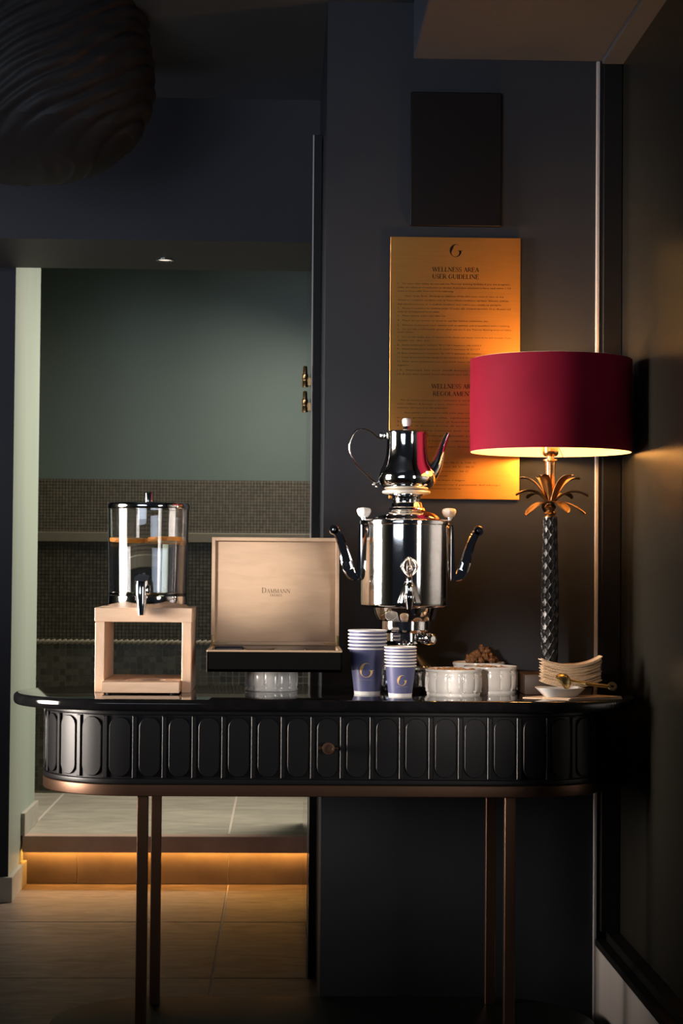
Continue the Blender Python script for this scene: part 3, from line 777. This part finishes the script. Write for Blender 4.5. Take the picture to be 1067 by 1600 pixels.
for dx, dy, dz, ws, bump in LEAF:
    b = NB(); d = Vector((dx, dy, 0)); l = d.length; d /= l; side = Vector((-d.y, d.x, 0))
    P0 = Vector((0, 0, .432))+d*.006; P1 = Vector((dx*.5, dy*.5, .432+dz+bump*.9)); P2_ = Vector((dx, dy, .432+dz))
    n = 14; rows = []
    for i in range(n+1):
        t = i/n; p = P0*(1-t)**2+P1*2*t*(1-t)+P2_*t*t
        tg = ((P1-P0)*(1-t)+(P2_-P1)*t).normalized(); nm = side.cross(tg)
        if nm.z < 0: nm = -nm
        w = ws*(.0042+.0082*math.sin(PI*min(1, t*.72+.10)))*(1 if t < .88 else 1-(t-.88)/.12*.55)
        row = []
        for q in (-1, -.5, 0, .5, 1):
            row.append((p+side*q*w+nm*(.0032*(abs(q)-.5)), p+side*q*w*.96+nm*(.0032*(abs(q)-.5)-.0016)))
        rows.append([(b.verts.new(x), b.verts.new(y)) for x, y in row])
    for A, B in zip(rows, rows[1:]):
        for k in range(4):
            b.faces.new((A[k][0], A[k+1][0], B[k+1][0], B[k][0])); b.faces.new((A[k][1], B[k][1], B[k+1][1], A[k+1][1]))
        b.faces.new((A[0][0], B[0][0], B[0][1], A[0][1])); b.faces.new((A[4][0], A[4][1], B[4][1], B[4][0]))
    for R in (rows[0], rows[-1]):
        for k in range(4): b.faces.new((R[k][0], R[k+1][0], R[k+1][1], R[k][1]))
    obj('leaf', b, 'brass_antique', lp, smooth=50)
RS = .1835
b = lathe(NB(), [(RS-.0012, .5465), (RS, .546), (RS, .755), (RS-.0012, .7545)], 128); shd = obj('lamp_shade', b, 'velvet', lp, smooth=40)
b = lathe(NB(), [(RS-.0013, .5455), (RS-.0022, .5455), (RS-.0022, .7555), (RS-.0013, .7555), (RS-.0013, .5455)], 128); obj('shade_lining', b, 'lining', lp, smooth=40)
b = NB()
for k in range(3): 
    a = k*2*PI/3+.5; tube(b, [(.018*math.cos(a), .018*math.sin(a), .576), ((RS-.003)*math.cos(a), (RS-.003)*math.sin(a), .576)], .0012, 6, up=(0, 0, 1))
obj('shade_carrier', b, 'brass_polished', lp)

# ---- drink dispenser on its wooden stand
DX = -.3115
st = thing('dispenser_stand', 'square light wood stand carrying the glass drink dispenser', 'stand', (DX, 4.20, TZ))
for x0, x1, nm in ((-.1065, -.085, 'leg'), (.0855, .1065, 'leg')):
    obj(nm, box(NB(), x0, x1, -.11, .11, .0, .156, .0012), 'maple_up', st)
obj('top_board', box(NB(), -.108, .108, -.11, .11, .156, .1875, .0015), 'maple', st)
# drip tray with a round recess
b = NB(); x0, x1, y0, y1, zt, zb = -.0835, .0840, -.178, .105, .0275, .0045; cx_, cy_, R = .005, -.095, .045; n = 48
outer = []
for i in range(n):
    a = 2*PI*i/n; c, s = math.cos(a), math.sin(a)
    tx_ = ((x1-cx_) if c > 0 else (cx_-x0))/max(abs(c), 1e-6); ty_ = ((y1-cy_) if s > 0 else (cy_-y0))/max(abs(s), 1e-6); k = min(tx_, ty_)
    outer.append((cx_+c*k, cy_+s*k))
for q in ((x0, y0), (x1, y0), (x1, y1), (x0, y1)):                          # snap to true corners
    j = min(range(n), key=lambda i: (outer[i][0]-q[0])**2+(outer[i][1]-q[1])**2); outer[j] = q
inner = [(cx_+R*math.cos(2*PI*i/n), cy_+R*math.sin(2*PI*i/n)) for i in range(n)]
VO = [b.verts.new((x, y, zt)) for x, y in outer]; VI = [b.verts.new((x, y, zt)) for x, y in inner]
VB = [b.verts.new((x, y, zb)) for x, y in outer]; VR = [b.verts.new((x, y, zt-.014)) for x, y in inner]
for i in range(n):
    j = (i+1) % n
    b.faces.new((VO[i], VO[j], VI[j], VI[i])); b.faces.new((VI[i], VI[j], VR[j], VR[i])); b.faces.new((VO[i], VB[i], VB[j], VO[j]))
b.faces.new(VR); b.faces.new(VB[::-1])
tr = obj('drip_tray', b, 'maple', st)
b = lathe(NB(), [(0, .0137), (.0446, .0137), (.0446, .0145), (0, .0145)], 40, c=(cx_, cy_, 0)); obj('drip_pan', b, 'black_metal', st, smooth=40)
for x in (-.07, .07):
    for y in (-.165, .09): obj('foot', lathe(NB(), [(0, 0), (.006, 0), (.006, .0045), (0, .0045)], 14, c=(x, y, 0)), 'black_frame', st)

dz = .9875
ds = thing('water_dispenser', 'clear glass drink dispenser with chrome lid and tap, water and orange slices', 'dispenser', (DX+.001, 4.20, dz))
b = lathe(NB(), [(.0888, .0), (.0895, .001), (.0888, .0245), (.0875, .025), (0, .025), (0, 0)], 80); obj('base_ring', b, 'chrome', ds, smooth=40)
RT, RB, T = .0922, .0880, .0032
prof = [(0, .0252), (RB, .0252), (RB+.0004, .03), (RT, .222), (RT-T, .222), (RB-T, .032), (RB-T-.006, .0285), (0, .0285)]
b = lathe(NB(), prof, 96); obj('glass_jar', b, 'glass', ds, smooth=40)
WL = .152
ri_ = lambda z: RB-T+(RT-RB)*(z-.032)/.19-.00025
b = lathe(NB(), [(0, .0292), (RB-T-.008, .0292), (ri_(.034), .0345), (ri_(WL), WL), (0, WL)], 96); wt = obj('water', b, 'water', ds, smooth=40); wt['kind'] = 'stuff'
b = lathe(NB(), [(0, .2225), (.0925, .2225), (.0935, .2245), (.0935, .2325), (.0915, .2355), (.084, .2365), (0, .2368)], 80); ldl = obj('lid', b, 'chrome', ds, smooth=40)
b = lathe(NB(), [(.0105, .2366), (.0100, .240), (.0100, .2585), (.0092, .2605), (0, .2608)], 32); obj('lid_knob', b, 'chrome', ldl, smooth=40)
b = NB()
lathe(b, [(.0135, 0), (.0135, .004), (.009, .006), (.0085, .03), (0, .03)], 24, mx=axis_mx((-.006, -.0865, .046), (0, -1, 0)))
tube(b, [(-.006, -.118, .062), (-.006, -.119, .050), (-.006, -.121, .028), (-.005, -.123, .002), (-.005, -.124, -.016)], [.0125, .0145, .0135, .0105, .0078], 20, up=(1, 0, 0))
lathe(b, [(0, 0), (.010, 0), (.0115, .003), (.0105, .0055), (0, .006)], 20, mx=axis_mx((.0070, -.119, .040), (1, -.1, 0)))
tp = obj('tap', b, 'chrome', ds, smooth=40)
b = NB(); poly = [(-.014, .062), (.010, .062), (.018, .071), (-.005, .0715), (-.014, .067)]
prism(b, [(-.0160, .060), (.0085, .0585), (.0185, .0722), (-.0080, .0738), (-.0160, .0680)], lambda x, z: (x-.004, -.136, z), lambda x, z: (x-.004, -.106, z))
obj('tap_lever', b, 'black_metal', tp)
def orange(cx, cy, cz, r, tilt, az, label):
    t = thing('orange_slice', label, 'fruit', (cx, cy, cz), 'orange slices in the dispenser'); 
    t.rotation_euler = (tilt*math.cos(az), tilt*math.sin(az), 0)
    b = lathe(NB(), [(r*.90, -.0047), (r*.985, -.0048), (r, -.002), (r, .002), (r*.985, .0048), (r*.90, .0047)], 40); obj('peel', b, 'orange_peel', t, smooth=50)
    b = lathe(NB(), [(0, -.0044), (r*.93, -.0044), (r*.93, .0044), (0, .0044)], 40); obj('flesh', b, 'orange_flesh', t)
orange(DX-.043, 4.178, dz+WL-.0005, .0395, .07, .6, 'orange slice floating at the left in the glass dispenser')
orange(DX+.041, 4.160, dz+WL+.0005, .0385, -.06, .3, 'orange slice floating at the right front of the dispenser')
orange(DX+.010, 4.243, dz+WL-.002, .0365, .05, 1.8, 'orange slice floating at the back of the dispenser')

# ---- tea box on an upturned white pot
def ramekin(name, label, x, y, r, h, flip=False, mat_='porcelain'):
    t = thing(name, label, 'bowl', (x, y, TZ))
    N = 12
    def rf(a, rr, z):
        u = z/h
        if rr < r*.80 or u > .86 or u < .09: return rr
        k = abs(math.cos(N/2*a)); return rr*(1-.045*(1-k**.5))
    prof = [(0, .003), (r*.82, .003), (r*.84, .0), (r*.93, .0), (r*.94, h*.07), (r*.93, h*.10), (r*.97, h*.16), (r*1.0, h*.35), (r*1.0, h*.60), (r*.985, h*.78), (r*.965, h*.85), (r*.985, h*.90), (r*1.0, h*.95), (r*.99, h*.99), (r*.965, h), (r*.945, h*.97), (r*.91, h*.80), (r*.89, h*.30), (r*.80, h*.15), (0, h*.13)]
    if flip: prof = [(q, h-z) for q, z in prof]
    b = lathe(NB(), prof, 168, rf=rf); body = obj('body', b, mat_, t, smooth=50)
    b = NB()                                                              # raised scroll relief between the flutes
    for k in range(N):
        a = 2*PI*(k+.5)/N
        for q, z, rad in ((0, .74, .0028), (-.055, .68, .0022), (.055, .68, .0022), (-.10, .76, .0018), (.10, .76, .0018), (0, .56, .0020), (0, .14, .0022), (-.05, .17, .0018), (.05, .17, .0018)):
            zz = (1-z if flip else z)*h; R = r*.975
            sphere(b, (0, 0, 0), rad*.72, .7, 1, 1.2, 8, mx=Matrix.Translation((R*math.cos(a+q), R*math.sin(a+q), zz)) @ Matrix.Rotation(a+q, 4, 'Z'))
    obj('relief', b, mat_, t, smooth=60, kind='stuff'); return t
ramekin('porcelain_pot', 'white fluted porcelain pot underneath the open tea box', -.027, 4.195, .0605, .053, True)
BX0, BX1, BYF, BYB = -.166, .1265, 3.99, 4.243; bz = TZ+.053; bh = .0472
tx0 = (BX0+BX1)/2
bx = thing('tea_box', 'open wooden tea box with black outside, raised lid and divided tray', 'box', (tx0, BYF, bz))
hw = (BX1-BX0)/2; D = BYB-BYF; t_ = .0085
b = NB(); box(b, -hw, hw, 0, D, 0, .006)
box(b, -hw, hw, 0, .0022, 0, bh-.004); box(b, -hw+.0, -hw+.0022, 0, D, 0, bh-.004); box(b, hw-.0022, hw, 0, D, 0, bh-.004); box(b, -hw, hw, D-.0022, D, 0, bh-.004)
obj('outside', b, 'box_black', bx)
b = NB(); e = .0005
box(b, -hw+.0023-e, hw-.0023+e, .0023, t_, .006, bh, .0006); box(b, -hw+.0023, hw-.0023, D-t_, D-.0023, .006, bh, .0006)
box(b, -hw-.0008, -hw+t_, .0, D, bh-.0038, bh+.0002, .0005); box(b, hw-t_, hw+.0008, .0, D, bh-.0038, bh+.0002, .0005); box(b, -hw, hw, -.0006, t_, bh-.0038, bh+.0002, .0005)
box(b, -hw+.0023, -hw+t_, t_, D-t_, .006, bh-.004); box(b, hw-t_, hw-.0023, t_, D-t_, .006, bh-.004)
obj('tray', b, 'veneer', bx)
b = NB()
box(b, -hw-.0006, -hw, -.0006, D, .0, bh-.004); obj('side_edge', b, 'veneer', bx)
for k in (1, 2, 3):
    x = -hw+t_+(2*hw-2*t_)*k/4; obj('divider', box(NB(), x-.0018, x+.0018, t_, D-t_, .006, bh-.006, .0004), 'veneer', bx)
# lid standing upright
lidz = bh+.0006; LH = .2465
ldp = bpy.data.objects.new('lid', None); COL.objects.link(ldp); ldp.parent = bx; ldp.location = (-.0005, D, lidz)
ldp.rotation_euler = (math.radians(-1.0), 0, 0)
fr = .0082
b = NB(); box(b, -hw, hw, -.006, 0, 0, LH); obj('lid_outside', b, 'box_black', ldp)
obj('lid_panel', box(NB(), -hw+.002, hw-.002, -.0085, -.006, .002, LH-.002), 'veneer', ldp)
b = NB(); box(b, -hw, -hw+fr, -.030, -.006, 0, LH, .0008); box(b, hw-fr, hw, -.030, -.006, 0, LH, .0008); box(b, -hw+fr, hw-fr, -.030, -.006, LH-fr, LH, .0008); box(b, -hw+fr, hw-fr, -.030, -.006, 0, fr, .0008)
obj('lid_frame', b, 'veneer', ldp)
fnl = lambda u, v: (u, -.0088, v)
b = NB(); h1 = .0088
def smallcaps():
    x = 0; serif(b, 'D', .0116, fnl, x, .1195, bold=.9); x += .86*.0116+.0012
    serif(b, 'AMMANN', h1, fnl, x, .1195, bold=.9); return x+serif_len('AMMANN')*h1
n0 = len(b.verts); Wd = smallcaps(); b.verts.ensure_lookup_table()
for v in b.verts: v.co.x += -Wd/2+.0015
b2 = NB(); hh = .0046; Lw = serif_len('FRERES', .3)*hh; serif(b2, 'FRERES', hh, fnl, -Lw/2+.0015, .1120, gap=.3, bold=1.2); merge(b, b2)
obj('lettering', b, 'ink', ldp)
for s in (-1, 1):
    b = NB(); box(b, s*(hw-.004)-.003, s*(hw-.004)+.003, D-.034, D-.030, bh+.004, bh+.024, .0008); tube(b, [(s*(hw-.004), D-.033, bh+.010), (s*(hw-.004), D-.045, bh-.002)], .0014, 6)
    box(b, s*(hw-.024)-.012, s*(hw-.024)+.012, D-.034, D-.030, bh+.0045, bh+.0075, .0006); obj('hinge', b, 'brass_dull', bx)
def sachet(x, ms, lab):
    b = NB(); wid = (2*hw-2*t_)/4-.012
    b_ = box(b, -wid/2, wid/2, 0, D-.05, 0, .0335, .002); o = tag(obj('tea_sachets', b_, ms, loc=(x, BYF+t_+.012, bz+.006)), lab, 'tea'); return o
cw = (2*hw-2*t_)/4
for k, (ms, lab) in enumerate((('tea_dark', 'bundle of dark tea sachets in the left compartment of the box'), ('tea_kraft', 'bundle of brown tea sachets in second compartment from the left'), ('tea_green', 'bundle of green tea sachets in third compartment of the box'), ('tea_kraft', 'bundle of brown tea sachets in the right compartment of the box'))):
    b = NB(); n = 9; wid = cw-.010; dep = D-2*t_-.012
    for i in range(n):
        y0 = dep*i/n; box(b, -wid/2+random.uniform(-.001, .001), wid/2+random.uniform(-.001, .001), y0, y0+dep/n-.002, 0, .030+random.uniform(-.003, .004) + (.006 if k in (0,) else 0), .0008)
    tag(obj('tea_sachets', b, ms, loc=(tx0-hw+t_+cw*(k+.5), BYF+t_+.006, bz+.0062)), lab, 'tea')

# ---- paper cups, every cup of the two stacks on its own
def cup_stack(x, y, n, hc, rt, rb, pitch, size, grp):
    meshes = {}
    T = .0007
    def slope(z): return rb+(rt-rb)*z/hc
    b = lathe(NB(), [(slope(.0075), .0075), (slope(hc-.004), hc-.004), (slope(hc-.004)-T*.6, hc-.004), (slope(.0075)-T*.6, .0075), (slope(.0075), .0075)], 56); meshes['sleeve'] = (b, 'cup_blue')
    b = lathe(NB(), [(slope(0)-.001, 0), (slope(0), 0), (slope(.0075)+.0001, .0075), (slope(.0075)-T, .0075), (slope(.004)-T, .006), (0, .006), (0, .005), (slope(.004)-.001, .005), (slope(0)-.001, 0)], 56); meshes['base_band'] = (b, 'paper_white')
    rr = .0019; pr = []
    for k in range(13):
        a = 2*PI*k/12; pr.append((slope(hc)+.0006+rr*math.cos(a), hc-rr+rr*math.sin(a)))
    b = lathe(NB(), pr, 56); meshes['rim'] = (b, 'paper_white')
    b = lathe(NB(), [(slope(.007)-T*1.2, .0065), (slope(hc-.002)-T*1.2, hc-.002), (slope(hc-.002)-T*1.6, hc-.002), (slope(.007)-T*1.6, .0065)], 56); meshes['liner'] = (b, 'paper_white')
    first = {}
    for i in range(n):
        pos = 'lowest cup with gold emblem' if i == 0 else ('topmost cup' if i == n-1 else ORD[n-1-i]+' cup from the top')
        t = thing('paper_cup', f'{pos} in the stack of {size} navy paper cups', 'cup', (x, y, TZ+i*pitch), grp)
        for k, (b, m) in meshes.items():
            if i == 0: first[k] = obj(k, b, m, t, smooth=50)
            else:
                c = first[k].copy(); COL.objects.link(c); c.parent = t
        if i == 0:
            def fn(u, v, th=math.radians(-6 if n == 6 else 4)):
                R = slope(v)+.0004; return (R*math.sin(th+u/R), -R*math.cos(th+u/R), v)
            R0 = hc*.155 if n == 6 else hc*.165
            b = NB(); emblem(b, R0, lambda u, v: fn(u, v+hc*.53)); obj('emblem', b, 'gold_print', t)
            b = NB(); rnd = random.Random(3); wl = R0*2.35; u = -wl/2
            while u < wl/2:                                               # faint line of tiny lettering, too small to read
                w = rnd.choice((.0005, .0008)); hgt = rnd.choice((.0014, .0018)); z = hc*.315
                b.faces.new([b.verts.new(fn(*q)) for q in ((u, z), (u+w, z), (u+w, z+hgt), (u, z+hgt))]); u += w+rnd.choice((.0006, .0006, .0016))
            obj('small_print', b, 'gold_dim', t)
cup_stack(.1862, 4.085, 6, .1035, .0413, .0287, .00785, 'large', 'large navy paper cups')
cup_stack(.2555, 4.022, 7, .0690, .0333, .0252, .00675, 'small', 'small navy paper cups')

# ---- three white ramekins with nuts
ramekin('porcelain_bowl', 'white fluted porcelain bowl of chopped nuts, nearest the table front', .3775, 4.078, .0635, .0585)
ramekin('porcelain_bowl', 'white fluted porcelain bowl behind right of the front nut bowl', .4705, 4.165, .0615, .0600)
ramekin('porcelain_bowl', 'white porcelain bowl heaped with walnuts, rearmost of the three', .4560, 4.291, .0615, .0620)
def fill(x, y, r, z, m, name, label):
    b = lathe(NB(), [(0, 0), (r, 0), (r, .004), (r*.5, .008), (0, .009)], 32, c=(0, 0, 0)); o = tag(obj(name, b, m, smooth=60, loc=(x, y, z)), label, 'nuts'); o['kind'] = 'stuff'
fill(.3775, 4.078, .0565, TZ+.042, 'nut_tan', 'chopped_nuts', 'layer of chopped nuts filling the front white bowl')
fill(.4705, 4.165, .0545, TZ+.043, 'nut_tan', 'chopped_nuts', 'layer of chopped nuts filling the right white bowl')
fill(.4560, 4.291, .0545, TZ+.052, 'walnut', 'walnut_pieces', 'layer of walnut pieces filling the rear white bowl')
b = NB(); bmesh.ops.create_icosphere(b, subdivisions=3, radius=.011)
for v in b.verts:
    n = v.co.normalized(); d = .55*noise.noise(n*2.3+Vector((5, 1, 2)))+.45*abs(noise.noise(n*4.0+Vector((1, 7, 3))))-.12*abs(math.sin(9*n.x+3*n.y))
    v.co = n*.011*(.85+d); v.co.z *= .72
w0 = obj('walnut', b, 'walnut', smooth=180)
spots = []
rnd = random.Random(11)
for lay, (nn, R, z) in enumerate(((11, .032, .0665), (7, .021, .0755), (3, .010, .0845), (1, 0, .092))):
    for k in range(nn):
        a = 2*PI*k/nn+lay*.7+rnd.uniform(-.2, .2); spots.append((.4625+R*1.0*math.cos(a)*rnd.uniform(.85, 1.1), 4.285+R*math.sin(a)*rnd.uniform(.85, 1.1), TZ+z+rnd.uniform(-.0015, .0015)))
for i, p in enumerate(spots):
    o = w0 if i == 0 else w0.copy()
    if i: COL.objects.link(o)
    o.location = p; o.rotation_euler = (rnd.uniform(0, 6), rnd.uniform(0, 6), rnd.uniform(0, 6)); s = rnd.uniform(.8, 1.12); o.scale = (s*rnd.uniform(.8, 1.25), s*rnd.uniform(.75, 1.1), s)
    tag(o, 'brown walnut half heaped in the rearmost white bowl', 'nut', 'walnuts in the rear bowl')
b = NB(); bmesh.ops.create_icosphere(b, subdivisions=2, radius=.0075)
for v in b.verts: v.co = Vector((v.co.x*1.25*(1-.25*v.co.x/.0075), v.co.y*.75, v.co.z*.45))*(1+.1*noise.noise(v.co*300))
a0 = obj('nut_chip', b, 'nut_tan', smooth=180); k = 0
for bx_, by_, R, z, nn, lab, grp in ((.3775, 4.078, .046, .052, 38, 'small toasted nut chip in the front white bowl', 'nut chips in the front bowl'), (.4705, 4.165, .044, .0525, 20, 'small toasted nut chip in the right white bowl', 'nut chips in the right bowl')):
    for i in range(nn):
        r = R*math.sqrt((i+.5)/nn); a = i*2.399
        o = a0 if k == 0 else a0.copy()
        if k: COL.objects.link(o)
        k += 1; o.location = (bx_+r*math.cos(a), by_+r*math.sin(a), TZ+z+.004*(1-r/R)+rnd.uniform(-.0005, .0025)); o.rotation_euler = (rnd.uniform(-.5, .5), rnd.uniform(-.5, .5), rnd.uniform(0, 6)); tag(o, lab, 'nut', grp)

# ---- nested wooden boat dishes, napkin, small dish and spoon
n = 17; th = .0030
for i in range(n):
    b = NB(); rr = random.Random(40+i); N = 26; rows = []; sh_ = rr.uniform(-.0025, .0025); hwid = .0645+rr.uniform(-.0015, .002); dy = rr.uniform(-.0028, .0028)
    for q in range(N+1):
        u = -1+2*q/N; x = u*hwid+sh_
        w_ = abs(x)/.0645; lift = (.0105 if x < 0 else .0150)*w_**2.2+.00012*i*w_**3
        rows.append([b.verts.new((x, s*(.030-.006*u*u)+dy, lift+zz)) for s, zz in ((-1, 0), (1, 0), (1, th*.70), (-1, th*.70))])
    for A, B in zip(rows, rows[1:]):
        for k in range(4): b.faces.new((A[k], A[(k+1) % 4], B[(k+1) % 4], B[k]))
    b.faces.new(rows[0][::-1]); b.faces.new(rows[-1])
    pos = 'lowest' if i == 0 else ('topmost' if i == n-1 else ORD[n-1-i]+' from top')
    tag(obj('boat_dish', b, 'birch', smooth=30, loc=(.6335, 4.050, TZ+.0215+i*th)), f'{pos} curved pale wooden boat dish in the stack before the lamp', 'dish', 'nested wooden boat dishes')
# block the stack of dishes rests on
b = NB(); box(b, -.045, .045, -.024, .024, 0, .0215, .002); tag(obj('wood_rest', b, 'plinth_wood', loc=(.633, 4.052, TZ)), 'small dark wooden rest under the stack of boat dishes', 'block')
b = NB(); poly = [(-.112, -.020), (-.02, -.075), (.104, -.028), (.060, .026), (-.06, .036)]
prism(b, poly, lambda x, y: (x, y, 0), lambda x, y: (x, y, .0022)); 
for v in b.verts: v.co.z += .0
nk = thing('paper_napkin', 'flat brown paper napkin under the small white dish', 'napkin', (.632, 4.008, TZ))
obj('lower_sheet', b, 'kraft', nk)
b = NB(); prism(b, [(-.070, -.030), (-.016, -.070), (.102, -.030), (.057, .018)], lambda x, y: (x, y, .0023), lambda x, y: (x, y, .0040+.002*(x > .05))); obj('upper_fold', b, 'kraft', nk)
dsh = thing('small_dish', 'small square white porcelain dish holding the brass spoon', 'dish', (.6005, 3.982, TZ+.0043), rotz=.12)
b = NB()
def sq(h, z, e=4.0, n=40):
    out = []
    for i in range(n):
        a = 2*PI*i/n; c, s = math.cos(a), math.sin(a); k = (abs(c)**e+abs(s)**e)**(-1/e); out.append(b.verts.new((h*k*c, h*.72*k*s, z+.0018*(abs(c*s)*2)**2*(h > .04))))
    return out
RR = [sq(.032, 0), sq(.034, .001), sq(.0505, .0165), sq(.0525, .0185), sq(.0510, .0190), sq(.0485, .0170), sq(.032, .0035)]
for A, B in zip(RR, RR[1:]):
    for i in range(40): b.faces.new((A[i], A[(i+1) % 40], B[(i+1) % 40], B[i]))
b.faces.new(RR[0][::-1]); b.faces.new(RR[-1]); obj('body', b, 'porcelain', dsh, smooth=40)
sp_ = thing('brass_spoon', 'dull brass scoop spoon with ring end lying across the small dish', 'spoon', (.6015, 3.982, TZ+.0235))
b = NB()                                                                  # bowl turned on its side, open to the left
q = bmesh.new(); bmesh.ops.create_uvsphere(q, u_segments=28, v_segments=18, radius=.0205)
bmesh.ops.bisect_plane(q, geom=q.verts[:]+q.edges[:]+q.faces[:], plane_co=(0, 0, .002), plane_no=(0, 0, 1), clear_outer=True)
bmesh.ops.solidify(q, geom=q.faces[:], thickness=.0011)
merge(b, q, Matrix.Translation((.003, 0, .011)) @ Matrix.Rotation(math.radians(-128), 4, 'Y'))
obj('scoop', b, 'brass_dull', sp_, smooth=50)
b = NB(); pts = [(.016, 0, .017), (.034, -.002, .0135), (.060, -.005, .0090), (.085, -.008, .0062), (.104, -.010, .0042)]
C_ = spline(pts, 5)
tube(b, C_, [.0056]*8+[.0072]*(len(C_)-8), 12, flat=.55, up=(0, 1, 0)); obj('handle', b, 'brass_dull', sp_, smooth=50)
b = NB(); mx = Matrix.Translation((.111, -.011, .0045)) @ Matrix.Rotation(math.radians(62), 4, 'X')
lathe(b, [(.0038, -.0024), (.0092, -.0026), (.0106, 0), (.0092, .0026), (.0038, .0024), (.0038, -.0024)], 28, mx=mx); obj('ring_end', b, 'brass_dull', sp_, smooth=40)
